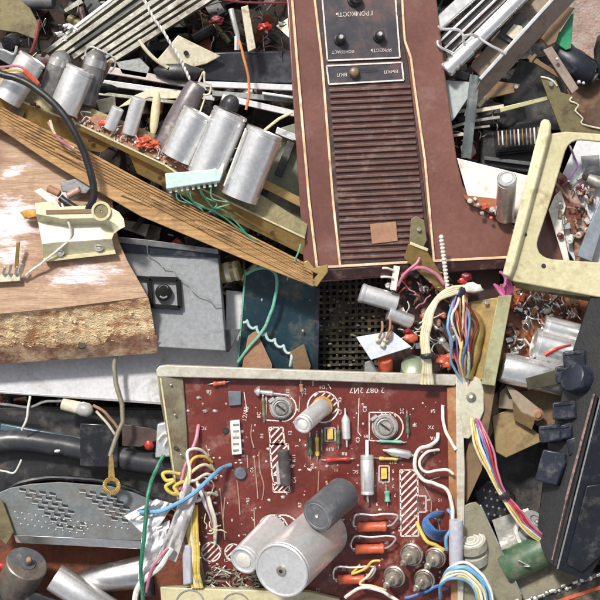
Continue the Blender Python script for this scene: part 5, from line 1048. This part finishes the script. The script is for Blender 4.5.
    for k in range(44):
        x = rnd.uniform(558, 592); y = rnd.uniform(176, 240); 
        mb = MB(); m = rnd.choice([maroon, alub, dullm, alu, wirew, brownp, pcb, copper, tan, black, greym]); a = rnd.uniform(0, 3.1); L = rnd.uniform(3, 7)
        bit(mb, rnd, k, x, y, rnd.uniform(8, 13), 3)
        t.part('component', mb, m)
    t.done()
    mb = MB(); mb.tube([(570,146,16),(574,156,20),(577,166,18),(571,176,16),(563,186,14)], 1.1); one('violet_wire', mb, purple, 'thin violet wire inside the cream frame opening', 'wire')
    mb = MB(); mb.tube([(548,178,20),(556,184,18),(563,192,14),(568,198,12)], 1.3); one('tan_wire', mb, tan, 'tan wire inside the cream frame opening', 'wire')
    # board behind loom, orange
    t = Thing('orange_circuit_board', 'orange circuit board with scattered parts below the cream frame', 'circuit board')
    mb = MB(); mb.plate([(500,284,-20),(620,300,-20),(620,380,-24),(520,392,-24),(496,372,-24)], 2); t.part('laminate', mb, pcbo)
    rnd = random.Random(31)
    for k in range(99):
        x = rnd.uniform(508, 580); y = rnd.uniform(289, 322) if k < 56 else rnd.uniform(300, 372)
        if y > 328 and x > 528: x = rnd.uniform(506, 526)
        m = rnd.choice([alub, wirew, brownp, tan, orange, alu, dullm, copper, brownd, cream, alub, black]); a = rnd.uniform(0, 3.1); L = rnd.uniform(3, 9); mb = MB(); z = rnd.uniform(-17, -8)
        bit(mb, rnd, k, x, y, z, -20)
        t.part('component', mb, m)
    mb = MB(); mb.can((592,338,-4),(543,325,-4), 11, 1.2); t.part('capacitor_can', mb, alub, None, 'upper of the two silver cans')
    mb = MB(); mb.can((590,358,2),(533,343,2), 16, 1.6); cc = t.part('capacitor_can', mb, alub, None, 'larger silver can with a red painted stroke')
    mb = MB(); mb.tube([(545,355,17),(554,350,18.5),(562,347,18.6),(571,344.5,18.4)], lambda u: 2.6-1.9*u, 8, 5); t.part('paint_stroke', mb, red, cc)
    t.done()
    t = Thing('cut_silver_can', 'big silver can with its side cut open beneath the red marked can', 'can')
    mb = MB(); mb.lathe((568,382,6),(502,367,8), [(0,14),(.02,15),(.95,15.4),(1,14.4)], 40); t.part('shell', mb, alub); mb = MB(); mb.plate([(526,378,24),(556,370,24),(560,384,23),(528,390,23)], 2); t.part('dark_flap', mb, mat('dark_olive_flap', (.09,.08,.055), (.05,.045,.03), .5, .2, 40, .1), bevel=.4); t.done()
    mb = MB(); mb.wavy([(540,296,-30),(600,290,-30),(600,340,-34),(545,326,-34)], 0, 2, 1, 6, 6, 2); one('grey_green_sheet', mb, mat('pale_sage', (.42,.44,.37), (.33,.35,.29), .5, .1, 30, .1), 'pale sage sheet behind the black tuner', 'sheet')
    # lower cardboard coloured plates
    t = Thing('varnished_frame', 'varnished brown metal plates piled between the board and the black tuner', 'metal plates')
    for pts, z, m in (([(500,392),(508,384),(520,392),(514,410),(498,408)], -8, beige), ([(514,392),(560,386),(580,404),(566,430),(545,432),(520,412)], -16, brownp), ([(492,416),(512,408),(545,440),(506,458),(496,452)], -14, mat('golden_brown_plate', (.40,.29,.15), (.28,.19,.09), .4, .2, 30, .1, (.14,.09,.05), .3, 40)),
                      ([(480,398),(498,392),(500,420),(490,438),(478,436)], -18, brownp)):
        mb = MB(); mb.plate([(*p, z) for p in pts], 4); t.part('plate', mb, m, bevel=.8)
    mb = MB(); mb.loft([(506,386,2),(514,388,4),(544,412,4),(536,418,8),(522,412,8),(512,398,6)], [(506,386,-4),(514,388,-2),(544,412,-2),(536,418,2),(522,412,2),(512,398,0)]); fb = t.part('folded_lug', mb, beige, bevel=.6)
    mb = MB(); mb.loft([(512,398,6),(522,412,8),(536,418,8),(532,430,-4),(514,420,-6)], [(512,398,2),(522,412,4),(536,418,4),(532,430,-8),(514,420,-10)]); t.part('folded_lug', mb, MATS['golden_brown_plate'], bevel=.5)
    mb = MB(); mb.lathe((537,414,3),(538,415,9), [(0,6.5),(.6,6),(.8,3.6),(1,3)], 22); t.part('grommet', mb, tan, fb)
    mb = MB(); mb.cyl((509,393,-3),(509.4,393,-1.5), 2.4); t.part('hole', mb, brownd); t.done()
    # gold shield box and its flange
    t = Thing('gold_shield', 'shiny gold passivated shield with a pale olive flange behind the wire loom', 'shield')
    mb = MB(); mb.loft([(469,302,6),(499,297,14),(482,380,14),(466,384,6)], [(469,302,-10),(499,297,-6),(482,380,-6),(466,384,-10)]); t.part('wall', mb, gold, bevel=.6)
    mb = MB(); mb.tube([(468,312,12),(476,318,14),(480,330,14),(476,352,14),(468,378,12)], 5, 10, 5); t.part('rounded_bead', mb, gold)
    mb = MB(); mb.loft([(498,296,30),(512,295,30),(495,386,28),(481,384,28)], [(498,296,-8),(512,295,-8),(495,386,-8),(481,384,-8)]); t.part('flange', mb, mat('pale_olive_paint', (.45,.44,.27), (.36,.35,.2), .4, .3, 30, .06, (.2,.17,.09), .2, 40), bevel=.6)
    mb = MB(); mb.loft([(484,384,14),(496,384,14),(482,470,6),(466,505,0),(462,470,0)], [(484,384,8),(496,384,8),(482,470,0),(466,505,-6),(462,470,-6)]); t.part('tail', mb, brownp, bevel=.5)
    mb = MB(); mb.cyl((486,303,15),(487,302,17), 2.4); t.part('screw', mb, alub); t.done()
    # bracket leaning on the panel
    t = Thing('leaning_bracket', 'small olive steel bracket leaning against the lower edge of the grille panel', 'bracket')
    mb = MB(); mb.loft([(411,219,22),(416,216,22),(424,220,22),(427,240,20),(424,246,20),(409,243,20)], [(411,219,19),(416,216,19),(424,220,19),(427,240,17),(424,246,17),(409,243,17)]); t.part('tongue', mb, olive, bevel=.4)
    mb = MB(); mb.loft([(408,244,21),(424,246,22),(429,254,21),(449,287,8),(440,292,6),(404,258,14)], [(408,244,17),(424,246,18),(429,254,17),(449,287,4),(440,292,2),(404,258,10)]); t.part('plate', mb, gold, bevel=.4)
    mb = MB(); mb.bar((410,243,22.4),(428,250,22.4), 3, 2); t.part('fold', mb, creamf, bevel=.4); mb = MB(); mb.cyl((419,230,22.4),(419.4,229,23.6), 2.4); t.part('rivet', mb, dullm); t.done()
    mb = MB(); mb.cyl((441,235,28),(447,288,14), 1.8)
    for i in range(14): f = i/13; mb.cyl((lerp(441,447,f), lerp(236,284,f), lerp(28,15,f)), (lerp(441,447,f)+.3, lerp(236,284,f)+2, lerp(28,15,f)-.5), 2.5, seg=12)
    one('ribbed_rod', mb, wirew, 'white ribbed rod standing above the wire loom', 'rod')
right_mid()

def loom_area():
    # dense little board full of parts: x 385-470, y 262-378
    t = Thing('tuner_board', 'dark circuit board crammed with tiny orange and silver parts behind the main red board', 'circuit board')
    mb = MB(); mb.plate([(388,268,-30),(500,268,-30),(496,380,-32),(384,380,-32)], 2); t.part('laminate', mb, brownd)
    rnd = random.Random(77)
    pal = [maroon, alub, wirew, orange, dullm, black, alu, tan, dullm, dgrey, copper, olive, alu, cream, brownp, greym, alub]
    for k in range(96):
        x = rnd.uniform(390, 468); y = rnd.uniform(266, 376); z = rnd.uniform(-28, -6)
        if y > 325 and x < 402: continue
        m = rnd.choice(pal); a = rnd.uniform(0, 3.1); L = rnd.uniform(4, 11); mb = MB()
        bit(mb, rnd, k, x, y, z, -30)
        t.part('component', mb, m)
    for x, y, r, m in ((411,338,5.5,orange),(408,332,4,maroon),(442,360,5.5,orange),(450,357,5,orange),(447,364,5,orange),(438,357,4,maroon),(402,276,5,maroon),(467,277,5,maroon),(463,281,4,red)):
        mb = MB(); mb.blob((x, y, 0), r, (1.2,.8,.7), .4, x, 3); t.part('ceramic_disc', mb, m)
    mb = MB(); mb.cyl((397,303,-2),(362,293,2), 9.4); mb.lathe((360,292.4,2),(365,294,2), [(0,8),(.2,9.9),(.8,9.9),(1,9.2)], 26); t.part('white_capacitor', mb, white_can, None, 'white can pointing left below the grille panel')
    mb = MB(); mb.cyl((412,322,-4),(388,313,0), 7.4); t.part('white_capacitor', mb, alub, None, 'shorter silver can under the white one')
    mb = MB(); mb.lathe((414,376,-14),(414,363,2), [(0,14),(.8,13),(.9,10),(1,4)], 26); t.part('green_can', mb, mat('sage_can', (.32,.37,.26), (.22,.26,.18), .4, .4, 40, .08, (.5,.5,.42), .2, 50))
    mb = MB(); mb.blob((442,341,-2), 4.6, amp=.1); mb.cyl((442,342,-2),(450,350,-6), 3.6); t.part('bead', mb, alub)
    t.done()
    t = Thing('white_module', 'small white ceramic plate on an orange base beside the dark mesh', 'module')
    mb = MB(); mb.loft([(356,337,12),(392,331,12),(412,347,12),(371,360,12)], [(356,337,8),(392,331,8),(412,347,8),(371,360,8)]); t.part('plate', mb, mat('pale_blue_ceramic', (.60,.63,.68), (.52,.55,.6), .35, 0, 30, .04), bevel=.5)
    mb = MB(); mb.lathe((386,372,-20),(385,358,2), [(0,7.6),(.9,7.6),(1,6.6)], 24); t.part('orange_base', mb, orange)
    for x, y in ((378,340),(386,340),(383,345)):
        mb = MB(); mb.blob((x, y, 14), 3, (1,1,1.2), .3, x); t.part('stud', mb, cream)
    for a, b in (((378,340),(382,322)),((386,340),(390,318)),((384,342),(392,326))):
        mb = MB(); mb.tube([(*a, 14), ((a[0]+b[0])/2+2, (a[1]+b[1])/2, 20), (*b, 8)], 1.2); t.part('lead', mb, tan)
    t.done()
    mb = MB(); mb.plate([(365,362,-12),(372,360,-12),(378,372,-12),(364,376,-12)], 4); one('grey_wedge', mb, greym, 'small grey wedge on the upper rail of the red board', 'wedge', bevel=.5)
    # cream cable bundle
    for i, (m) in enumerate((wirec, wirec, wirew, wirec)):
        o = (i-1.5)*2.0
        mb = MB(); mb.tube([(468,288+o*.4,18),(452,291+o,26),(438,299+o*.6,30),(429+o,316,32),(425+o,336,32),(426+o,354,30),(427+o*1.0,366,26),(427+o*1.7,384,20)], 2.0, 8, 7)
        one('cream_cable', mb, m, ['outer left cream cable of the thick bundle','second cream cable of the thick bundle','white cable of the thick bundle','inner right cream cable of the thick bundle'][i], 'cable', 'cream cables arching down to the red board')
    mb = MB(); mb.lathe((427,353,30.5),(427.4,357.5,29.5), [(0,6.4),(.3,7.2),(.7,7.2),(1,6.4)], 22); one('black_tie', mb, black, 'black tie round the thick cream cable bundle', 'cable tie')
    cols = [(lblue,'light blue'),(pink,'pink'),(purple,'violet'),(wirew,'white'),(red,'red'),(yellow,'pale yellow'),(tan,'tan'),(wirec,'cream'),(blue,'blue'),(pink,'rose'),(lgreen,'pale green'),(maroon,'dark red')]
    LR = random.Random(5)
    for i, (m, c) in enumerate(cols):
        u = i/11; bx = 446+u*28
        j = lambda a: LR.uniform(-a, a)
        mb = MB(); mb.tube([(458+u*8,289+u*3,14+(i % 3)*3),(452+u*16+j(2),303,22+(i % 4)*2),(bx+j(3.5),322+j(5),26+j(6)),(450+u*23+j(4),342,25+j(5)),(455+u*14+j(4),362,20+j(4)),(462+u*7,382,12),(466+u*6,396,12)], LR.uniform(1.0, 1.4), 7, 7)
        one('loom_wire', mb, m, c+' wire of the coloured loom hanging beside the gold shield', 'wire', 'wires of the loom beside the gold shield')
    mb = MB(); mb.lathe((461,288,18),(457,297,20), [(0,6),(.5,7.4),(1,6.6)], 20); one('loom_binding', mb, navy, 'dark blue binding at the top of the coloured loom', 'binding')
    mb = MB(); mb.blob((473,288,22), 7, (1.3,.8,.8), .35, 3); one('white_plug', mb, wirew, 'white plug at the top of the coloured loom', 'plug')
    mb = MB(); mb.tube([(402,276,12),(410,270,18),(424,268,20),(436,274,18),(444,284,16)], 1.8); one('pink_wire', mb, pink, 'pink wire curling under the leaning olive bracket', 'wire')
    mb = MB(); mb.tube([(398,286,12),(404,274,18),(416,264,20),(420,258,18)], 1.5); one('rose_wire', mb, pink, 'rose wire rising towards the leaning olive bracket', 'wire')
    for i in range(5):
        mb = MB(); mb.tube([(500+i*2,272+i,30),(508-i,278+i*2,36),(512-i*2,290-i,32),(504+i,296,24),(494+i*2,284+i,20)], 1.5, 7, 6); one('magenta_wire', mb, mat('magenta_insulation', (.46,.10,.24), (.32,.06,.16), .4, 0, 60, .05) if i == 0 else MATS['magenta_insulation'], ['highest','second','middle','fourth','lowest'][i]+' loop of magenta wire at the lower tip of the cream rib', 'wire', 'magenta wires at the foot of the cream frame')
    mb = MB(); mb.tube([(393,270,16),(386,268,20),(383,268,20)], 1.2); mb.tube([(393,278,16),(386,277,20),(381,277,20)], 1.2); mb.bar((397,266,14),(393,290,14), 6, 5); one('white_header', mb, wirew, 'white header with two pins pointing left under the panel edge', 'header')
    # lower loom running to the tuner
    for i, (m, c) in enumerate(((wirec,'outer cream'),(yellow,'yellow'),(wirew,'white'),(blue,'blue'),(MATS['magenta_insulation'],'magenta'),(red,'red'),(pink,'pink'))):
        o = (i-3)*1.35; j = lambda a: LR.uniform(-a, a)
        mb = MB(); mb.tube([(471+o*.3,412,2),(478+o*1.3+j(1.5),426,16+j(4)),(484+o*1.6+j(2.2),448,24+j(5)),(493+o*1.1+j(1.6),474,24+j(4)),(503+o*.8,494,24),(517+o*.9+j(1.5),514-o*.4+j(1.5),22+j(3)),(531+o*.7,530-o*.7+j(1.5),20+j(2)),(546+o*.4,541-o*.6,14)], LR.uniform(1.1, 1.4), 7, 7)
        one('loom_wire', mb, m, c+' wire of the thin loom running down to the black tuner', 'wire', 'wires of the loom running to the black tuner')
    mb = MB(); mb.lathe((503,493,24),(505.5,497.5,24), [(0,6.4),(.5,7),(1,6.4)], 20); one('black_tie', mb, black, 'black tie round the thin loom near the black tuner', 'cable tie')
loom_area()

def tuner():
    t = Thing('black_tuner', 'black radio tuner box with dark blue push knobs along its left side', 'tuner')
    mb = MB()
    ed = mat('speckled_black_side', (.016,.0155,.016), (.009,.009,.0095), .42, 0, 120, .2, (.035,.033,.031), .0, 60, stretch=(15, 4, 1))
    mb.loft([(591,294,40),(680,300,60),(640,440,60),(598,398,60),(556,568,50),(548,562,26),(536,540,10),(545,462,16),(572,352,30)], [(591,296,-30),(680,302,-30),(640,440,-30),(600,400,-40),(560,566,-50),(552,560,-50),(540,538,-50),(549,460,-40),(576,352,-30)]); t.part('side_wall', mb, ed, bevel=1)
    mb = MB(); mb.loft([(602,396,64),(680,380,64),(680,520,60),(602,556,56),(587,581,56),(557,570,58)], [(602,398,40),(680,380,40),(680,520,36),(602,552,30),(586,576,28),(559,566,30)]); fp = t.part('front_panel', mb, mat('blue_black_gloss', (.012,.014,.021), (.009,.010,.015), .24, 0, 25, .03, (.05,.05,.06), .05, 60), bevel=1.2)
    mb = MB(); mb.bar((601.5,394,64.8),(557.5,569,58.6), 1.5, 2); t.part('bright_seam', mb, alu, fp)
    mb = MB(); mb.bar((594,394,62),(566,500,58), 2, 2); mb.bar((566,500,58),(552,560,52), 1, 1); t.part('red_seam', mb, mat('worn_pinkish_edge', (.35,.2,.18), (.08,.06,.06), .6, 0, 300, .1), fp)
    mb = MB(); mb.plate([(612,483,66),(587,486,66),(567,564,61),(582,572,61),(612,545,62)], 3); t.part('window', mb, blackg, fp, bevel=.5)
    for x, y, w, h, dz in ((574,358,24,19,0),(563,374,17,20,-4),(564,410,25,21,0),(550,433,24,20,-2),(566,431,14,18,-3)):
        mb = MB(); z = 44+dz; mb.loft([(x-w/2,y-h/2+3,z),(x+w/2-2,y-h/2,z),(x+w/2,y+h/2-2,z),(x-w/2+1,y+h/2,z)], [(x-w/2+6,y-h/2+3,z-26),(x+w/2+6,y-h/2+1,z-26),(x+w/2+6,y+h/2,z-26),(x-w/2+6,y+h/2,z-26)]); k = t.part('push_knob', mb, navy, bevel=2)
        mb = MB(); mb.loft([(x-w/2+2,y-h/2+3.5,z+1.4),(x+w/2-4,y-h/2+1.5,z+1.4),(x+w/2-3.5,y-h/2+5,z+1.4),(x-w/2+2.4,y-h/2+7,z+1.4)], [(x-w/2+2,y-h/2+3.5,z-2),(x+w/2-4,y-h/2+1.5,z-2),(x+w/2-3.5,y-h/2+5,z-2),(x-w/2+2.4,y-h/2+7,z-2)]); t.part('knob_ridge', mb, navy, k, bevel=.6)
    mb = MB(); mb.lathe((596,386,26),(571,376,50), [(0,20),(.06,21),(.2,21),(.24,16),(.9,15),(.97,14),(1,12)], 32); t.part('round_knob', mb, navy)
    mb = MB(); mb.loft([(543,449,36),(565,453,40),(566,462,40),(557,486,38),(534,480,34)], [(550,449,8),(572,453,8),(572,464,8),(562,488,8),(540,482,8)]); t.part('slab_key', mb, navy, bevel=1.5)
    mb = MB(); mb.loft([(566,440,40),(577,436,42),(580,452,42),(569,456,40)], [(568,440,10),(579,436,12),(582,452,12),(571,456,10)]); t.part('small_key', mb, navy, bevel=1.2)
    mb = MB(); rnd = random.Random(19)
    for k in range(60):
        u = rnd.random(); x = lerp(590, 548, u)+rnd.uniform(-2, 8); y = lerp(330, 540, u); mb.blob((x, y, 40-u*10), rnd.uniform(.3, .9), amp=.2, seed=k, sub=1)
    t.done()
    mb = MB(); mb.bar((592,552,30),(620,542,30), 4, 4); one('red_rail_wire', mb, pink, 'pink sleeve poking out under the tuner at the right edge', 'sleeve')
    mb = MB(); mb.bar((590,560,28),(620,550,28), 4, 4); one('pale_blue_sleeve', mb, lblue, 'pale blue sleeve poking out under the tuner at the right edge', 'sleeve')
tuner()

def bottom_right():
    ol = mat('olive_grey_sheet', (.31,.29,.205), (.24,.22,.155), .5, .3, 30, .08, (.16,.14,.09), .3, 30)
    t = Thing('bent_olive_plate', 'large triangular olive grey steel plate standing beside the red board', 'metal plate')
    mb = MB(); mb.plate([(462,507,10),(470,503,10),(476,502,10),(481,506,10),(522,595,8),(522,640,6),(462,640,6)], 3); t.part('plate', mb, ol, bevel=.6)
    mb = MB(); mb.bar((480.5,505,11.5),(521.5,595,9.5), 1.8, 2.4); t.part('bright_edge', mb, alu, bevel=.4); t.done()
    mb = MB(); mb.plate([(466,456,-66),(548,440,-66),(552,520,-66),(468,522,-66)], 8); one('black_backboard', mb, black, 'black panel in the gap beneath the thin loom', 'panel', bevel=1)
    t = Thing('perforated_cover', 'black perforated cover with small round holes beneath the loom', 'cover'); mb = MB(); mb.plate([(474,492,-30),(486,480,-30),(500,482,-30),(516,496,-30),(514,518,-30),(492,524,-30),(478,512,-30)], 5); t.part('shell', mb, blackg, bevel=2)
    mb = MB()
    for i in range(5):
        for j in range(4):
            mb.blob((484+i*6+j*1.5, 490+j*8+i*1.2, -29.8), 1.3, (1,1.2,.4), .1, 1, 1)
    t.part('vents', mb, dullm); t.done()
    mb = MB(); mb.wavy([(492,520,-18),(528,508,-18),(536,532,-14),(505,560,-14)], 0, 2, 1.4, 8, 8, 9); one('mica_sheet', mb, mat('silvery_mica', (.50,.49,.46), (.36,.35,.32), .35, .3, 60, .3, (.2,.17,.13), .25, 50), 'silvery flaky metal sheet between olive plate and green cylinder', 'sheet')
    t = Thing('green_cylinder', 'dark green lacquered cylinder lying below the thin loom', 'cylinder')
    mb = MB(); mb.lathe((503,569,0),(548,546,4), [(0,16),(.03,17),(.97,17),(1,15.5)], 36); t.part('shell', mb, dgreen); t.done()
    t = Thing('clear_spool', 'clear plastic spool with white ring above the green cylinder', 'spool')
    mb = MB(); mb.lathe((526,534,-6),(537,522,4), [(0,13),(.15,14.5),(.2,8),(.8,8),(.85,15.5),(1,15)], 36); t.part('body', mb, mat('frosted_clear', (.44,.44,.44), (.33,.33,.33), .2, 0, 30, .05, coat=.8)); mb = MB(); mb.hoop((526,534,-6),(537,522,4), 1, 8, .6, up=.3); mb.blob((537,522,5), 3, amp=.1); t.part('hub', mb, greym)
    mb = MB(); mb.tube([(519,520,4),(516,530,4),(519,541,4),(526,547,4)], 2.4); t.part('white_ring', mb, wirew); t.done()
    t = Thing('white_coil', 'small white coil with rings beside the grey tube of the red board', 'coil')
    mb = MB(); mb.lathe((474,560,2),(471,540,14), [(0,15),(.4,15),(.45,12),(.6,12),(.65,15.5),(1,14.5)], 32); t.part('former', mb, mat('dirty_ivory', (.47,.45,.39), (.36,.34,.28), .4, 0, 40, .1, (.2,.18,.13), .3, 60))
    for r in (11.5, 7.5, 4): mb = MB(); mb.hoop((474,560,2),(471,540,14), 1, r, .8, up=.4); t.part('ring', mb, wirew)
    t.done()
    mb = MB(); mb.plate([(480,580,-8),(512,572,-6),(556,560,-6),(590,586,-8),(560,640,-10),(480,640,-10)], 4); one('beige_panel', mb, mat('dirty_beige_sheet', (.36,.33,.25), (.27,.245,.18), .55, .1, 25, .12, (.14,.12,.08), .3, 30), 'dirty beige sheet under the green cylinder at the bottom', 'sheet', bevel=.6)
    mb = MB(); mb.plate([(488,556,-4),(502,548,-4),(508,566,-4),(490,580,-4),(480,570,-4)], 3); one('cream_scrap', mb, cream, 'cream scrap plate between olive plate and green cylinder', 'plate', bevel=.6)
    t = Thing('edge_connector_board', 'strip of circuit board with silver pads and an orange line in the bottom right corner', 'circuit board')
    mb = MB(); mb.plate([(508,606,22),(620,568,22),(620,640,22),(500,640,22)], 2.4); lam = t.part('laminate', mb, mat('black_green_laminate', (.03,.032,.024), (.018,.02,.015), .4, 0, 60, .1, (.16,.12,.08), .3, 60), bevel=.3)
    mb = MB(); mb.bar((520,614,23),(620,581,23), 3.4, 1.2); t.part('orange_line', mb, orange, lam)
    rnd = random.Random(55)
    for k in range(26):
        x = 516+k*3.9; y = 600-(x-516)*.335+rnd.uniform(-1, 5); mb = MB()
        if k % 3: mb.blob((x, y+2, 24), rnd.uniform(1.6, 3), (1,1,.7), .3, k)
        else: mb.cyl((x-2, y+2, 25), (x+3, y, 25), 2.2, seg=12)
        t.part('solder_pad' if k % 3 else 'component', mb, alub if k % 2 else dullm, lam)
    t.done()
    mb = MB(); mb.tube([(518,560,22),(524,563,23),(530,566,22),(524,566,22)], .7); one('bare_strand', mb, alub, 'short bare strand lying on the green cylinder', 'wire strand')
    mb = MB(); mb.plate([(466,440,-30),(478,420,-28),(484,430,-28),(478,470,-34),(466,500,-38)], 4); one('tan_angle', mb, beige, 'tan angle strip along the right rail of the red board', 'angle strip', bevel=.6)
bottom_right()

def tangle():
    rnd = random.Random(91)
    spec = [('pink', (396,262,440,300), 7, MATS['pink_plastic']), ('white', (392,300,440,350), 8, wirew), ('bare', (505,288,575,330), 12, alub), ('brown', (205,5,290,50), 7, brownd), ('grey', (430,120,500,150), 6, dullm), ('cream', (168,470,215,560), 7, wirec)]
    words = {'pink': 'thin pink wire ends tangled beside the leaning olive bracket', 'white': 'thin white wire ends tangled around the orange discs', 'bare': 'bright bare wire ends tangled on the orange board', 'brown': 'dark wire ends tangled in the gap left of the grille panel', 'grey': 'dull wire ends tangled behind the slate strap', 'cream': 'fine cream strands frayed along the left rail of the red board'}
    zz = {'pink': 0, 'white': -8, 'bare': -10, 'brown': -62, 'grey': -40, 'cream': 14}
    for k, (x0, y0, x1, y1), n, m in spec:
        mb = MB()
        for i in range(n*2):
            x, y = rnd.uniform(x0, x1), rnd.uniform(y0, y1); L = rnd.uniform(5, 13); a = rnd.uniform(0, 6.28); pts = [(x, y, zz[k])]
            for q in range(4): a += rnd.uniform(-1, 1); x += math.cos(a)*L/2; y += math.sin(a)*L/2; pts.append((x, y, zz[k]+rnd.uniform(0, 9)))
            mb.tube(pts, rnd.uniform(.45, .8), 6, 5)
        one('wire_tangle', mb, m, words[k], 'wire ends', kind='stuff')
tangle()
